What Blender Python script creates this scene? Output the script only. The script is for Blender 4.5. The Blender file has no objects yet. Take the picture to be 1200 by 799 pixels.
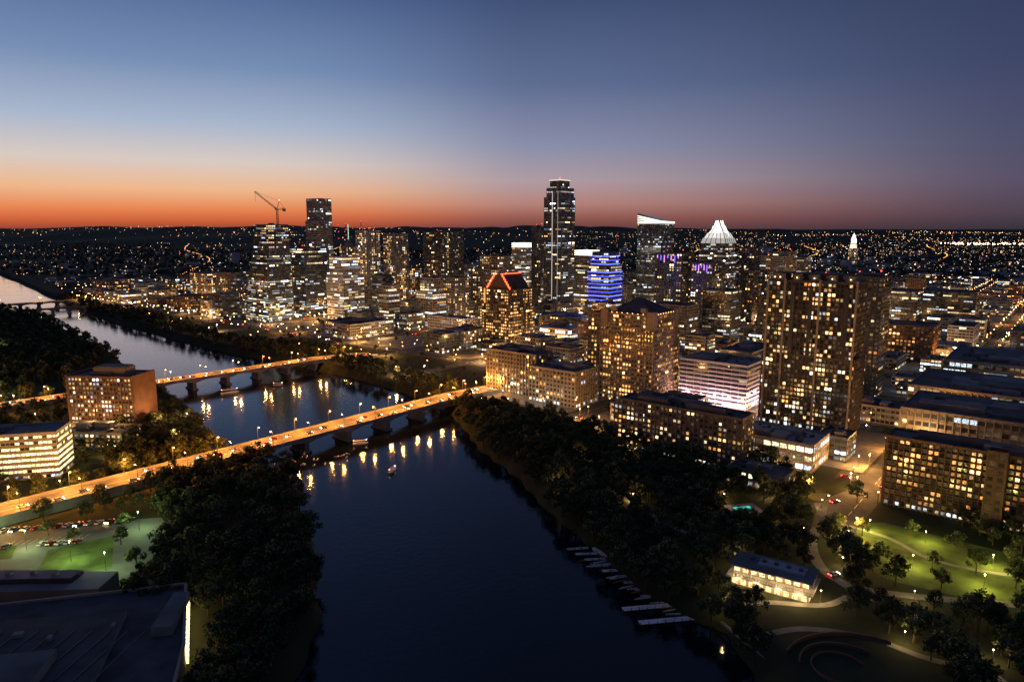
import bpy, math, random
import numpy as np
from mathutils import Vector, Matrix
R = random.Random(11)
NR = np.random.RandomState(5)
scene = bpy.context.scene
col = scene.collection
LAND = 6.0

# ------------------------------------------------------------------ frames
# downtown street grid: u = east, v = north, origin = north end of the avenue bridge
O = (-36.0, 549.0)
A = (0.635, 0.7725)
B = (0.7725, -0.635)
GR = math.atan2(B[1], B[0])
def P(u, v): return (O[0]+u*B[0]+v*A[0], O[1]+u*B[1]+v*A[1])
def UV(x, y):
    x = x-O[0]; y = y-O[1]
    return (x*B[0]+y*B[1], x*A[0]+y*A[1])

# ------------------------------------------------------------------ materials
def s2l(c):
    return tuple(((x/255.)/12.92 if x/255. <= .04045 else ((x/255.+.055)/1.055)**2.4) for x in c)

def mat(name, c, rough=.8, metal=0., var=.3, nscale=.3, spec=.3, rnd=.25, bump=0):
    m = bpy.data.materials.new(name); m.use_nodes = True
    nt = m.node_tree; n = nt.nodes; l = nt.links
    p = n['Principled BSDF']
    p.inputs['Roughness'].default_value = rough
    p.inputs['Metallic'].default_value = metal
    p.inputs['Specular IOR Level'].default_value = spec
    tc = n.new('ShaderNodeTexCoord')
    nz = n.new('ShaderNodeTexNoise'); nz.inputs['Scale'].default_value = nscale; nz.inputs['Detail'].default_value = 5
    l.new(tc.outputs['Object'], nz.inputs['Vector'])
    mr = n.new('ShaderNodeMapRange'); mr.inputs['From Min'].default_value = .3; mr.inputs['From Max'].default_value = .7
    mr.inputs['To Min'].default_value = 1-var; mr.inputs['To Max'].default_value = 1+var
    l.new(nz.outputs['Fac'], mr.inputs['Value'])
    oi = n.new('ShaderNodeObjectInfo')
    m2 = n.new('ShaderNodeMapRange'); m2.inputs['To Min'].default_value = 1-rnd; m2.inputs['To Max'].default_value = 1+rnd
    l.new(oi.outputs['Random'], m2.inputs['Value'])
    mu = n.new('ShaderNodeMath'); mu.operation = 'MULTIPLY'
    l.new(mr.outputs[0], mu.inputs[0]); l.new(m2.outputs[0], mu.inputs[1])
    vm = n.new('ShaderNodeVectorMath'); vm.operation = 'SCALE'; vm.inputs[0].default_value = c
    l.new(mu.outputs[0], vm.inputs['Scale'])
    l.new(vm.outputs[0], p.inputs['Base Color'])
    if bump:
        b = n.new('ShaderNodeBump'); b.inputs['Strength'].default_value = bump
        l.new(nz.outputs['Fac'], b.inputs['Height']); l.new(b.outputs[0], p.inputs['Normal'])
    return m

M_conc = mat('concrete', (.30, .285, .26), var=.25, nscale=.12)
M_stone = mat('limestone', (.36, .31, .24), var=.2, nscale=.1)
M_tan = mat('tan_stucco', (.30, .24, .175), var=.2, nscale=.1)
M_brick = mat('brown_brick', (.24, .13, .08), var=.2, nscale=.2)
M_dark = mat('dark_cladding', (.065, .075, .095), rough=.3, spec=.6, var=.3)
M_glassw = mat('curtain_glass', (.085, .105, .135), rough=.15, spec=.8, var=.2)
M_bronze = mat('bronze_cladding', (.10, .08, .062), rough=.5, spec=.4, var=.25)
M_white = mat('white_panel', (.60, .585, .56), var=.12)
M_roof = mat('roof_membrane', (.18, .175, .17), rough=.9, var=.35, nscale=.08)
M_roofd = mat('dark_roof', (.085, .08, .085), rough=.8, var=.45, nscale=.12)
M_roofw = mat('light_roof', (.36, .35, .35), rough=.8, var=.25, nscale=.08)
M_asph = mat('asphalt', (.075, .072, .07), rough=.85, var=.3, nscale=.15)
M_deck = mat('bridge_deck_paving', (.16, .145, .125), rough=.8, var=.3, nscale=.1)
M_walk = mat('pavement_concrete', (.24, .225, .2), var=.25, nscale=.2)
M_mark = mat('road_paint', (.75, .73, .62), var=.15)
M_grass = mat('lawn_grass', (.09, .12, .03), rough=.95, var=.5, nscale=.14, bump=.4)
M_metal = mat('painted_steel', (.12, .12, .13), rough=.5, metal=.6)
M_dock = mat('dock_boards', (.74, .73, .71), var=.2, nscale=.6)
M_bark = mat('bark', (.09, .065, .045), var=.3, nscale=3)
M_leaf = mat('foliage_lit', (.115, .13, .048), rough=.8, var=.45, nscale=2, rnd=.55)
M_leafd = mat('foliage_shaded', (.045, .062, .024), rough=.85, var=.45, nscale=2, rnd=.5)
M_rubber = mat('tyre_rubber', (.02, .02, .02))
M_hull = mat('boat_hull', (.65, .65, .63), rough=.35)
M_kayak = mat('kayak_plastic', (.5, .12, .05), rough=.4)

def attr_mat(name, window):
    m = bpy.data.materials.new(name); m.use_nodes = True
    nt = m.node_tree; n = nt.nodes; l = nt.links
    p = n['Principled BSDF']
    p.inputs['Base Color'].default_value = (.025, .032, .042, 1) if window else (.3, .3, .3, 1)
    p.inputs['Roughness'].default_value = .1 if window else .5
    p.inputs['Specular IOR Level'].default_value = .8
    a = n.new('ShaderNodeAttribute'); a.attribute_name = 'lit'
    if window:
        tc = n.new('ShaderNodeTexCoord')
        nz = n.new('ShaderNodeTexNoise'); nz.inputs['Scale'].default_value = 1.3; nz.inputs['Detail'].default_value = 3
        l.new(tc.outputs['Object'], nz.inputs['Vector'])
        mr = n.new('ShaderNodeMapRange'); mr.inputs['From Min'].default_value = .32; mr.inputs['From Max'].default_value = .66
        mr.inputs['To Min'].default_value = .12; mr.inputs['To Max'].default_value = 2.0
        l.new(nz.outputs['Fac'], mr.inputs['Value'])
        vm = n.new('ShaderNodeVectorMath'); vm.operation = 'SCALE'
        l.new(a.outputs['Color'], vm.inputs[0]); l.new(mr.outputs[0], vm.inputs['Scale'])
        l.new(vm.outputs[0], p.inputs['Emission Color'])
    else:
        l.new(a.outputs['Color'], p.inputs['Emission Color'])
    p.inputs['Emission Strength'].default_value = 1.0
    m.cycles.emission_sampling = 'NONE'
    return m
M_win = attr_mat('window_glass', True)
M_glow = attr_mat('luminaire', False)

# ------------------------------------------------------------------ mesh builder
class MB:
    def __init__(s): s.v = []; s.f = []; s.m = []; s.c = []; s.ms = []
    def mi(s, m):
        if m not in s.ms: s.ms.append(m)
        return s.ms.index(m)
    def face(s, pts, m, c=(0, 0, 0)):
        k = len(s.v); s.v += pts; s.f.append(tuple(range(k, k+len(pts)))); s.m.append(s.mi(m)); s.c.append(c)
    def box(s, cx, cy, z0, z1, w, d, m, c=(0, 0, 0), rot=0., tm=None):
        a = math.cos(rot); b = math.sin(rot); k = len(s.v)
        for z in (z0, z1):
            for sx, sy in ((-.5, -.5), (.5, -.5), (.5, .5), (-.5, .5)):
                x = sx*w; y = sy*d
                s.v.append((cx+x*a-y*b, cy+x*b+y*a, z))
        i = s.mi(m); j = s.mi(tm) if tm else i
        for q in ((0, 1, 5, 4), (1, 2, 6, 5), (2, 3, 7, 6), (3, 0, 4, 7), (3, 2, 1, 0)):
            s.f.append(tuple(k+t for t in q)); s.m.append(i); s.c.append(c)
        s.f.append((k+4, k+5, k+6, k+7)); s.m.append(j); s.c.append(c)
    def frust(s, cx, cy, z0, z1, w0, d0, w1, d1, m, c=(0, 0, 0), ox=0, oy=0):
        k = len(s.v)
        for z, w, d, x0, y0 in ((z0, w0, d0, 0, 0), (z1, w1, d1, ox, oy)):
            for sx, sy in ((-.5, -.5), (.5, -.5), (.5, .5), (-.5, .5)):
                s.v.append((cx+x0+sx*w, cy+y0+sy*d, z))
        i = s.mi(m)
        for q in ((0, 1, 5, 4), (1, 2, 6, 5), (2, 3, 7, 6), (3, 0, 4, 7), (3, 2, 1, 0), (4, 5, 6, 7)):
            s.f.append(tuple(k+t for t in q)); s.m.append(i); s.c.append(c)
    def beam(s, p, q, t, m, c=(0, 0, 0)):
        p = Vector(p); q = Vector(q); d = (q-p)
        if d.length < 1e-6: return
        d.normalize(); up = Vector((0, 0, 1)) if abs(d.z) < .9 else Vector((1, 0, 0))
        x = d.cross(up).normalized()*t/2; y = d.cross(x).normalized()*t/2
        k = len(s.v)
        for o in (p, q):
            for e in (-x-y, x-y, x+y, -x+y): s.v.append(tuple(o+e))
        i = s.mi(m)
        for f in ((0, 1, 5, 4), (1, 2, 6, 5), (2, 3, 7, 6), (3, 0, 4, 7), (3, 2, 1, 0), (4, 5, 6, 7)):
            s.f.append(tuple(k+t2 for t2 in f)); s.m.append(i); s.c.append(c)
    def prism(s, poly, z0, z1, m, tm=None, c=(0, 0, 0)):
        n = len(poly); k = len(s.v)
        s.v += [(x, y, z0) for x, y in poly]+[(x, y, z1) for x, y in poly]
        i = s.mi(m); j = s.mi(tm) if tm else i
        for q in range(n):
            r = (q+1) % n
            s.f.append((k+q, k+r, k+n+r, k+n+q)); s.m.append(i); s.c.append(c)
        s.f.append(tuple(k+n+q for q in range(n))); s.m.append(j); s.c.append(c)
    def cyl(s, cx, cy, z0, z1, r0, r1, m, n=12, c=(0, 0, 0)):
        k = len(s.v)
        for z, r in ((z0, r0), (z1, r1)):
            for i in range(n): s.v.append((cx+r*math.cos(i*2*math.pi/n), cy+r*math.sin(i*2*math.pi/n), z))
        mi = s.mi(m)
        for i in range(n):
            j = (i+1) % n; s.f.append((k+i, k+j, k+n+j, k+n+i)); s.m.append(mi); s.c.append(c)
        s.f.append(tuple(k+n+i for i in range(n))); s.m.append(mi); s.c.append(c)
    def bulb(s, x, y, z, r, c):
        k = len(s.v)
        s.v += [(x-r, y, z), (x, y-r, z), (x+r, y, z), (x, y+r, z), (x, y, z+r), (x, y, z-r)]
        i = s.mi(M_glow)
        for a, b in ((0, 1), (1, 2), (2, 3), (3, 0)):
            s.f += [(k+a, k+b, k+4), (k+b, k+a, k+5)]; s.m += [i, i]; s.c += [c, c]
    def mesh(s, name):
        me = bpy.data.meshes.new(name); me.from_pydata(s.v, [], s.f)
        for m in s.ms: me.materials.append(m)
        me.polygons.foreach_set('material_index', s.m)
        at = me.attributes.new('lit', 'FLOAT_COLOR', 'FACE')
        arr = np.ones((len(s.f), 4), dtype=np.float32); arr[:, :3] = np.array(s.c, dtype=np.float32)
        at.data.foreach_set('color', arr.ravel())
        me.update(); return me
    def obj(s, name, loc=(0, 0, 0), rot=0., parent=None):
        ob = bpy.data.objects.new(name, s.mesh(name)); ob.location = loc; ob.rotation_euler = (0, 0, rot)
        col.objects.link(ob)
        if parent: ob.parent = parent
        return ob

# ------------------------------------------------------------------ river
northb = [(90, -600), (88, 100), (76, 199), (74, 225), (60, 238), (47, 257), (34, 294), (19, 332), (5, 381), (-22, 436), (-48, 520), (-70, 561),
          (-110, 607), (-165, 662), (-226, 714), (-293, 763), (-350, 807), (-465, 919), (-555, 1001), (-681, 1132), (-856, 1329),
          (-1013, 1507), (-1206, 1735), (-1576, 2157), (-2600, 3100)]
southb = [(-2900, 2850), (-1560, 1790), (-1142, 1411), (-905, 1230), (-763, 1109), (-653, 1002), (-537, 870), (-449, 778), (-389, 695),
          (-303, 585), (-268, 533), (-229, 485), (-196, 436), (-166, 403), (-128, 388), (-110, 343), (-87, 294), (-80, 263), (-71, 238),
          (-69, 199), (-70, 100), (-75, -600)]
river = northb+southb
NN = len(northb)
def sdf(x, y):
    x = np.asarray(x, dtype=float); y = np.asarray(y, dtype=float)
    best = np.full(x.shape, 1e9); idx = np.zeros(x.shape, int); ins = np.zeros(x.shape, bool)
    n = len(river)
    for i in range(n):
        x0, y0 = river[i]; x1, y1 = river[(i+1) % n]
        dx, dy = x1-x0, y1-y0
        t = np.clip(((x-x0)*dx+(y-y0)*dy)/(dx*dx+dy*dy), 0, 1)
        dd = np.hypot(x-x0-t*dx, y-y0-t*dy)
        k = dd < best; best = np.where(k, dd, best); idx = np.where(k, i, idx)
        c = ((y0 > y) != (y1 > y)) & (x < dx*(y-y0)/(dy if dy else 1e-9)+x0)
        ins ^= c
    return np.where(ins, -best, best), idx < NN-1
SEG = []
for i in range(len(river)):
    x0, y0 = river[i]; x1, y1 = river[(i+1) % len(river)]
    SEG.append((x0, y0, x1-x0, y1-y0, (x1-x0)**2+(y1-y0)**2, y1))
def sd1(x, y):
    best = 1e18; bi = 0; ins = False; i = 0
    for (x0, y0, dx, dy, ll, y1) in SEG:
        ax = x-x0; ay = y-y0; t = (ax*dx+ay*dy)/ll
        t = 0. if t < 0 else (1. if t > 1 else t)
        q = (ax-t*dx)**2+(ay-t*dy)**2
        if q < best: best = q; bi = i
        if (y0 > y) != (y1 > y) and x < dx*ay/(dy or 1e-9)+x0: ins = not ins
        i += 1
    best = math.sqrt(best)
    return (-best if ins else best), bi < NN-1

def geo(a, r, end):
    out = []; s = 5.
    while a < end: s *= r; a += s; out.append(a)
    return out
gx = geo(1300, 1.08, 60000); xs = np.array([-v for v in gx[::-1]]+list(np.arange(-1300, 1301, 5.))+gx)
gy = geo(2300, 1.08, 60000); gy2 = geo(-60, 1.12, 30000)
ys = np.array([-60-(v+60) for v in gy2[::-1]]+list(np.arange(60, 2301, 5.))+gy)
X, Y = np.meshgrid(xs, ys)
D, _n = sdf(X, Y)
wob = 2.5*np.sin(X*.11+Y*.07)+1.5*np.sin(X*.23-Y*.19)
t = np.clip((D+wob*.6+5)/13., 0, 1); t = t*t*(3-2*t)
Z = -3+(LAND+3)*t
Z = np.where(D > 14, LAND, Z)
r = np.hypot(X, Y); az = np.arctan2(X, Y)
h = np.abs(.5*np.sin(X/1400.+1)*np.cos(Y/1900.)+.35*np.sin(X/700.+Y/1100.)+.2*np.sin(X/310.-Y/500.+2))+.12*np.sin(X/230.+1)*np.sin(Y/260.)
amp = np.interp(az, [-.8, -.4, -.1, .1, .4, .8], [190, 200, 225, 205, 125, 95])
base = np.interp(r, [4800, 8500, 16000, 60000], [0, .72, .8, .7])
Z = Z+np.where((Y > 0), base*amp*(.5+.75*h), 0)
nx, ny = len(xs), len(ys)
V = np.stack([X.ravel(), Y.ravel(), Z.ravel()], 1)
ii = (np.arange(ny-1)[:, None]*nx+np.arange(nx-1)[None, :]).ravel()
F = np.stack([ii, ii+1, ii+nx+1, ii+nx], 1)
me = bpy.data.meshes.new('ground'); me.vertices.add(len(V)); me.vertices.foreach_set('co', V.ravel())
me.loops.add(F.size); me.loops.foreach_set('vertex_index', F.ravel().astype(np.int32))
me.polygons.add(len(F)); me.polygons.foreach_set('loop_start', (np.arange(len(F))*4).astype(np.int32))
me.update(calc_edges=True); me.validate()
gm = bpy.data.materials.new('ground_soil_and_scrub'); gm.use_nodes = True
n = gm.node_tree.nodes; l = gm.node_tree.links; p = n['Principled BSDF']; p.inputs['Roughness'].default_value = .95
p.inputs['Specular IOR Level'].default_value = .1
tc = n.new('ShaderNodeTexCoord'); n1 = n.new('ShaderNodeTexNoise'); n1.inputs['Scale'].default_value = .012; n1.inputs['Detail'].default_value = 10; n1.inputs['Roughness'].default_value = .7
l.new(tc.outputs['Object'], n1.inputs['Vector'])
cr = n.new('ShaderNodeValToRGB'); cr.color_ramp.elements[0].position = .38; cr.color_ramp.elements[0].color = (.03, .042, .02, 1)
cr.color_ramp.elements[1].position = .62; cr.color_ramp.elements[1].color = (.065, .068, .038, 1)
l.new(n1.outputs['Fac'], cr.inputs[0]); l.new(cr.outputs[0], p.inputs['Base Color'])
me.materials.append(gm)
col.objects.link(bpy.data.objects.new('ground', me))

wm = bpy.data.materials.new('lake_water'); wm.use_nodes = True
n = wm.node_tree.nodes; l = wm.node_tree.links; p = n['Principled BSDF']
p.inputs['Base Color'].default_value = (.006, .009, .014, 1); p.inputs['Roughness'].default_value = .08; p.inputs['IOR'].default_value = 1.4
tc = n.new('ShaderNodeTexCoord'); n1 = n.new('ShaderNodeTexNoise'); n1.inputs['Scale'].default_value = .34; n1.inputs['Detail'].default_value = 5
n2 = n.new('ShaderNodeTexNoise'); n2.inputs['Scale'].default_value = .018; n2.inputs['Detail'].default_value = 3
l.new(tc.outputs['Object'], n1.inputs['Vector']); l.new(tc.outputs['Object'], n2.inputs['Vector'])
bp = n.new('ShaderNodeBump'); bp.inputs['Distance'].default_value = .3
mr = n.new('ShaderNodeMapRange'); mr.inputs['From Min'].default_value = .35; mr.inputs['From Max'].default_value = .65; mr.inputs['To Min'].default_value = .18; mr.inputs['To Max'].default_value = .42
l.new(n2.outputs['Fac'], mr.inputs['Value']); l.new(mr.outputs[0], bp.inputs['Strength'])
l.new(n1.outputs['Fac'], bp.inputs['Height']); l.new(bp.outputs[0], p.inputs['Normal'])
mb = MB(); mb.face([(-4500, -1500, 0), (600, -1500, 0), (600, 4200, 0), (-4500, 4200, 0)], wm)
mb.obj('river_water')

# ------------------------------------------------------------------ lights
LIGHTS = {}
def light(x, y, z, power, colr=(1, .55, .2), parent=None, rad=.6):
    k = (power, colr, rad)
    if k not in LIGHTS:
        L = bpy.data.lights.new('lamp_light', 'POINT'); L.energy = power; L.color = colr; L.shadow_soft_size = rad; LIGHTS[k] = L
    o = bpy.data.objects.new('lamp_light', LIGHTS[k]); o.location = (x, y, z); col.objects.link(o)
    if parent: o.parent = parent
    return o

# ------------------------------------------------------------------ buildings
FP = []     # footprints (x,y,w,d,rot)
WARM = (1, .56, .2); NEU = (1, .76, .44); COOL = (.78, .9, 1.); ORG = (1, .4, .1)
def lc(kind):
    k = R.random()
    s = min(9, math.exp(R.gauss(-.35, 1.0)))
    if kind == 'res': b = WARM if k < .5 else (NEU if k < .78 else (ORG if k < .9 else COOL))
    elif kind == 'off': b = NEU if k < .45 else (WARM if k < .6 else COOL)
    elif kind == 'org': b = ORG if k < .5 else WARM
    elif kind == 'cool': b = COOL if k < .75 else NEU
    elif kind == 'grn': b = (1., .9, .34) if k < .7 else NEU; s = .8+s*.3
    else: b = NEU
    return (b[0]*s, b[1]*s, b[2]*s)

def facade(mb, w, d, z0, z1, ox=0, oy=0, wall=None, fh=3.5, bay=3.6, lit=.35, pal='res', wh=.52, ww=None, piers=True, band=.25, bandh=.8,
           pier=.35, pw=.5, roof=None, lobby=True, k=1.):
    wall = wall or M_conc
    if ww is None: ww = .55 if pal in ('res', 'org') else .84
    mb.box(ox, oy, z0, z1, w, d, wall, tm=roof or M_roof)
    nf = max(1, int(round((z1-z0)/fh))); fh = (z1-z0)/nf
    fl = [R.choice([.05, .1, .3, .5, 1.2, 2.4]) for _ in range(nf)] if pal in ('off', 'cool') else [R.choice([.6, 1, 1.3]) for _ in range(nf)]
    sides = (((-w/2, -d/2), (1, 0), (0, -1), w), ((w/2, -d/2), (0, 1), (1, 0), d), ((w/2, d/2), (-1, 0), (0, 1), w), ((-w/2, d/2), (0, -1), (-1, 0), d))
    for si, (st, dr, nm, L) in enumerate(sides):
        nb = max(1, int(round(L/bay))); bw = L/nb
        cp = [R.choice([.15, .7, 1.2, 1.6]) for _ in range(nb)] if pal in ('res', 'org') else [1]*nb
        for i in range(nf):
            za = z0+i*fh+fh*(1-wh)*.55+.1; zb = za+fh*wh
            run = 0; last = (0, 0, 0)
            for j in range(nb):
                s0 = (j+.5-ww/2)*bw; s1 = (j+.5+ww/2)*bw
                if i == 0 and lobby and z0 < 8: c = lc('off') if R.random() < .7 else (0, 0, 0)
                elif run > 0: c = (last[0]*R.uniform(.7, 1.2), last[1]*.95, last[2]*.95); run -= 1
                elif R.random() < lit*fl[i]*cp[j]:
                    c = lc(pal); c = (c[0]*k, c[1]*k, c[2]*k); last = c
                    run = R.choice([0, 0, 1]) if pal != 'off' else R.choice([0, 1, 2, 3])
                else:
                    q = R.random()**3*.08; c = (q, q*.6, q*.3)
                e = .04
                x0 = ox+st[0]+dr[0]*s0+nm[0]*e; y0 = oy+st[1]+dr[1]*s0+nm[1]*e
                x1 = ox+st[0]+dr[0]*s1+nm[0]*e; y1 = oy+st[1]+dr[1]*s1+nm[1]*e
                mb.face([(x0, y0, za), (x1, y1, za), (x1, y1, zb), (x0, y0, zb)], M_win, c)
        if piers:
            zt = z1-(.31 if si % 2 == 0 else .34)
            for j in range(nb+1):
                s = j*bw; q = pier/2-.05
                cx = ox+st[0]+dr[0]*s+nm[0]*q; cy = oy+st[1]+dr[1]*s+nm[1]*q
                if si % 2 == 0: mb.box(cx, cy, z0, zt, pw, pier+.1, wall)
                else: mb.box(cx, cy, z0, zt, pier+.1, pw, wall)
    if band > 0:
        for i in range(1, nf):
            z = z0+i*fh; mb.box(ox, oy, z-bandh/2, z+bandh/2, w+2*band, d+2*band, wall)
    # parapet ring
    b = max(band, .2)+.06
    for (cx, cy, a, c2) in ((ox, oy-d/2-b/2+.2, w+2*b, .4), (ox, oy+d/2+b/2-.2, w+2*b, .4), (ox-w/2-b/2+.2, oy, .4, d+2*b-.85), (ox+w/2+b/2-.2, oy, .4, d+2*b-.85)):
        mb.box(cx, cy, z1-.5, z1+1.1, a, c2, wall)

def rooftop(mb, w, d, z, ox=0, oy=0, n=2):
    for _ in range(n):
        a = R.uniform(.15, .35)*w; b = R.uniform(.15, .35)*d
        mb.box(ox+R.uniform(-.25, .25)*w, oy+R.uniform(-.25, .25)*d, z-.02, z+R.uniform(1.8, 4), a, b, M_roof if R.random() < .5 else M_conc)
    for _ in range(n*3):
        mb.box(ox+R.uniform(-.4, .4)*w, oy+R.uniform(-.4, .4)*d, z-.02, z+R.uniform(.8, 1.6), 1.6, 2.2, M_metal)

def tower(name, x, y, w, d, h, rot=GR, tiers=None, roofn=2, red=False, extra=None, reg=True, **kw):
    mb = MB(); z0 = LAND
    if reg: FP.append((x, y, w, d, rot))
    if not tiers: tiers = [(0, 1, 1, 1, 0, 0)]
    for (a, b, sw, sd, ox, oy) in tiers:
        facade(mb, w*sw, d*sd, h*a, h*b, ox, oy, **kw)
    a, b, sw, sd, ox, oy = tiers[-1]
    if roofn: rooftop(mb, w*sw, d*sd, h*b, ox, oy, roofn)
    if red:
        mb.bulb(ox+w*sw*.3, oy, h*b+5, .8, (6, .3, .15)); mb.bulb(ox-w*sw*.3, oy, h*b+4, .7, (5, .25, .1))
    if extra: extra(mb, w, d, h)
    return mb.obj(name, (x, y, z0), rot)

# -- west cluster
tower('apartment_building', -581, 1350, 60, 50, 50, wall=M_tan, lit=.45, pal='res')
sail = [(i/14., (i+1)/14., 1-.58*(i/13.)**1.25, 1-.15*i/13., 62*(.58*(i/13.)**1.25)/2, 0) for i in range(14)]
tower('sail_shaped_office_tower', -362, 1040, 62, 42, 139, tiers=sail, wall=M_glassw, lit=.45, pal='off', bay=3, fh=3.9, roofn=1, k=.9, ww=.85)
tower('stacked_block_tower', -322, 1185, 30, 30, 182, tiers=[(0, .3, 1, 1, 0, 0), (.3, .56, 1, 1, -5, 4), (.56, .8, 1, 1, 4, -4), (.8, 1, .95, .95, -3, 3)],
      wall=M_conc, lit=.22, pal='cool', bay=3, roofn=1, red=True)
tower('office_tower', -318, 1095, 42, 40, 104, wall=M_dark, lit=.2, pal='off', red=True)
tower('office_tower', -352, 1080, 20, 26, 88, wall=M_dark, lit=.3, pal='res')
tower('office_tower', -250, 1050, 40, 38, 92, wall=M_white, lit=.55, pal='off', fh=4, bay=3, tiers=[(0, .72, 1, 1, 0, 0), (.72, 1, .8, .8, 0, 0)], ww=.9)
def spire(mb, w, d, h):
    mb.frust(0, 0, h, h+14, w*.8, d*.8, 2, 2, M_conc); mb.beam((0, 0, h+14), (0, 0, h+42), .9, M_glow, (.5, .8, .55))
    for z in range(4): mb.bulb(0, 0, h+20+z*6, .9, (1.2, 2.2, 1.2))
tower('spired_tower', -303, 1310, 24, 24, 100, wall=M_stone, lit=.35, extra=spire, roofn=0)
tower('condominium_tower', -252, 1235, 28, 30, 130, wall=M_white, lit=.36, pal='res', band=.7, bandh=.4, red=True)
tower('condominium_tower', -229, 1390, 34, 34, 123, wall=M_conc, lit=.3, pal='res', band=.6, bandh=.4)
tower('condominium_tower', -114, 1175, 48, 46, 128, wall=M_dark, lit=.16, pal='res', red=True)
tower('apartment_building', -172, 1190, 26, 26, 68, wall=M_tan, lit=.5, pal='res')
tower('apartment_building', -205, 1120, 30, 24, 55, wall=M_stone, lit=.5, pal='res')
tower('hotel_tower', -26, 1040, 54, 44, 94, wall=M_stone, lit=.28, pal='res', tiers=[(0, .8, 1, 1, 0, 0), (.8, 1, .7, .8, 6, 0)])
tower('apartment_tower', -80, 985, 26, 28, 66, wall=M_conc, lit=.35, pal='res')
def crownwhite(mb, w, d, h):
    for k2 in range(3): mb.box(0, 0, h+1+k2*3, h+2.3+k2*3, w+1+.02*k2, d+1+.02*k2, M_glow, (3.2, 2.8, 2.0))
tower('office_tower', 22, 1290, 32, 30, 100, wall=M_white, lit=.4, pal='off', extra=crownwhite)
def aust(mb, w, d, h):
    facade(mb, w*.62, d*.62, h, h+11, 0, 0, wall=M_glassw, lit=.4, pal='off')
    mb.box(0, 0, h+11.9, h+12.7, w*.62+2, d*.62+2, M_glow, (1.4, 1.1, .8)); mb.bulb(0, 0, h+16, 1, (6, .3, .15))
    mb.box(0, -d/2-.9, h*.15, h*.98, 1.0, .5, M_glow, (.5, .43, .36)); mb.box(w*.32, -d/2-.9, h*.15, h*.98, .6, .5, M_glow, (.26, .22, .18))
tower('condominium_tower', 71, 1062, 31, 35, 192, wall=M_glassw, lit=.22, pal='off', tiers=[(0, .12, 1.25, 1.2, 0, 0), (.12, .93, 1, 1, 0, 0), (.93, 1, .85, .9, 1, 0)],
      band=.55, bandh=.5, roofn=0, extra=aust, bay=3.3, ww=.7, fh=3.4)
tower('office_tower', 46, 1195, 18, 18, 137, wall=M_dark, lit=.12, red=True)
tower('office_tower', 118, 1115, 28, 28, 92, wall=M_stone, lit=.4, pal='off', extra=crownwhite)
tower('office_tower', 158, 1180, 28, 28, 84, wall=M_glassw, lit=.3, pal='off')
def blue(mb, w, d, h):
    for i in range(13):
        z = h*(.38+.048*i); s = 1 if i < 9 else .82
        mb.box(0, 0, z, z+.8, w*s+2.2+.01*i, d*s+2.2+.01*i, M_glow, (.10, .18, 3.2) if i % 2 else (.3, .5, 3.6))
tower('blue_lit_office_tower', 119, 897, 30, 30, 104, tiers=[(0, .4, 1.2, 1.15, 0, 0), (.4, .84, 1, 1, 0, 0), (.84, 1, .8, .8, 0, 0)], wall=M_dark, lit=.24, pal='off', extra=blue)
def gable(mb, w, d, h):
    # stepped gable roof, its edges outlined in red light on the river front
    W2 = w*.8; D2 = d*.8; H2 = 17; z = h
    k = len(mb.v)
    mb.v += [(-W2/2, -D2/2, z), (W2/2, -D2/2, z), (W2/2, D2/2, z), (-W2/2, D2/2, z), (-W2*.12, -D2/2, z+H2), (W2*.12, -D2/2, z+H2), (W2*.12, D2/2, z+H2), (-W2*.12, D2/2, z+H2)]
    i = mb.mi(M_roofd); j = mb.mi(M_bronze)
    mb.f += [(k, k+1, k+5, k+4), (k+2, k+3, k+7, k+6), (k+1, k+2, k+6, k+5), (k+3, k, k+4, k+7), (k+4, k+5, k+6, k+7)]; mb.m += [j, j, i, i, i]; mb.c += [(0, 0, 0)]*5
    RED = (9, .55, .12); y = -D2/2-.6
    n_ = 6
    for sg in (-1, 1):
        px, pz = sg*W2/2, z+.5
        for q in range(n_):
            qx = sg*(W2/2-(W2*.38)*(q+1)/n_); qz = z+.5+H2*(q+1)/n_
            mb.beam((px, y, pz), (px, y, qz), .7, M_glow, RED); mb.beam((px, y, qz), (qx, y, qz), .7, M_glow, RED); px, pz = qx, qz
    mb.beam((-w*.45, -d*.45-.5, z-h*.25), (-w*.45, -d*.45-.5, z+.5), .7, M_glow, RED)
    mb.beam((W2*.12, y, z+H2+.5), (W2*.12, D2/2, z+H2+.5), .6, M_glow, RED)
tower('gabled_office_building', -4, 805, 42, 44, 66, wall=M_bronze, lit=.6, pal='org', tiers=[(0, .75, 1, 1, 0, 0), (.75, 1, .9, .9, 0, 0)], extra=gable, roofn=0, bay=2.8, k=.9, ww=.7)
def slant(mb, w, d, h):
    k = len(mb.v); a = w/2; b = d/2
    mb.v += [(-a, -b, h), (a, -b, h), (a, b, h), (-a, b, h), (-a, -b, h+17), (a, -b, h+5), (a, b, h+3), (-a, b, h+14)]
    i = mb.mi(M_glassw)
    for q in ((0, 1, 5, 4), (1, 2, 6, 5), (2, 3, 7, 6), (3, 0, 4, 7), (4, 5, 6, 7)): mb.f.append(tuple(k+t2 for t2 in q)); mb.m.append(i); mb.c.append((0, 0, 0))
    for q in range(5):
        f = q/5.; mb.beam((-a, -b-.7, h+1+f*15), (a, -b-.7, h+1+f*3.6), .8, M_glow, (2.4, 2.6, 2.)); mb.beam((a+.7, -b, h+1+f*3.5), (a+.7, b, h+1+f*2), .8, M_glow, (2.4, 2.6, 2.))
tower('slant_roofed_glass_tower', 240, 1183, 44, 44, 142, wall=M_glassw, lit=.5, pal='cool', fh=4, bay=3, extra=slant, roofn=0, ww=.9, k=.36)
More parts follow.
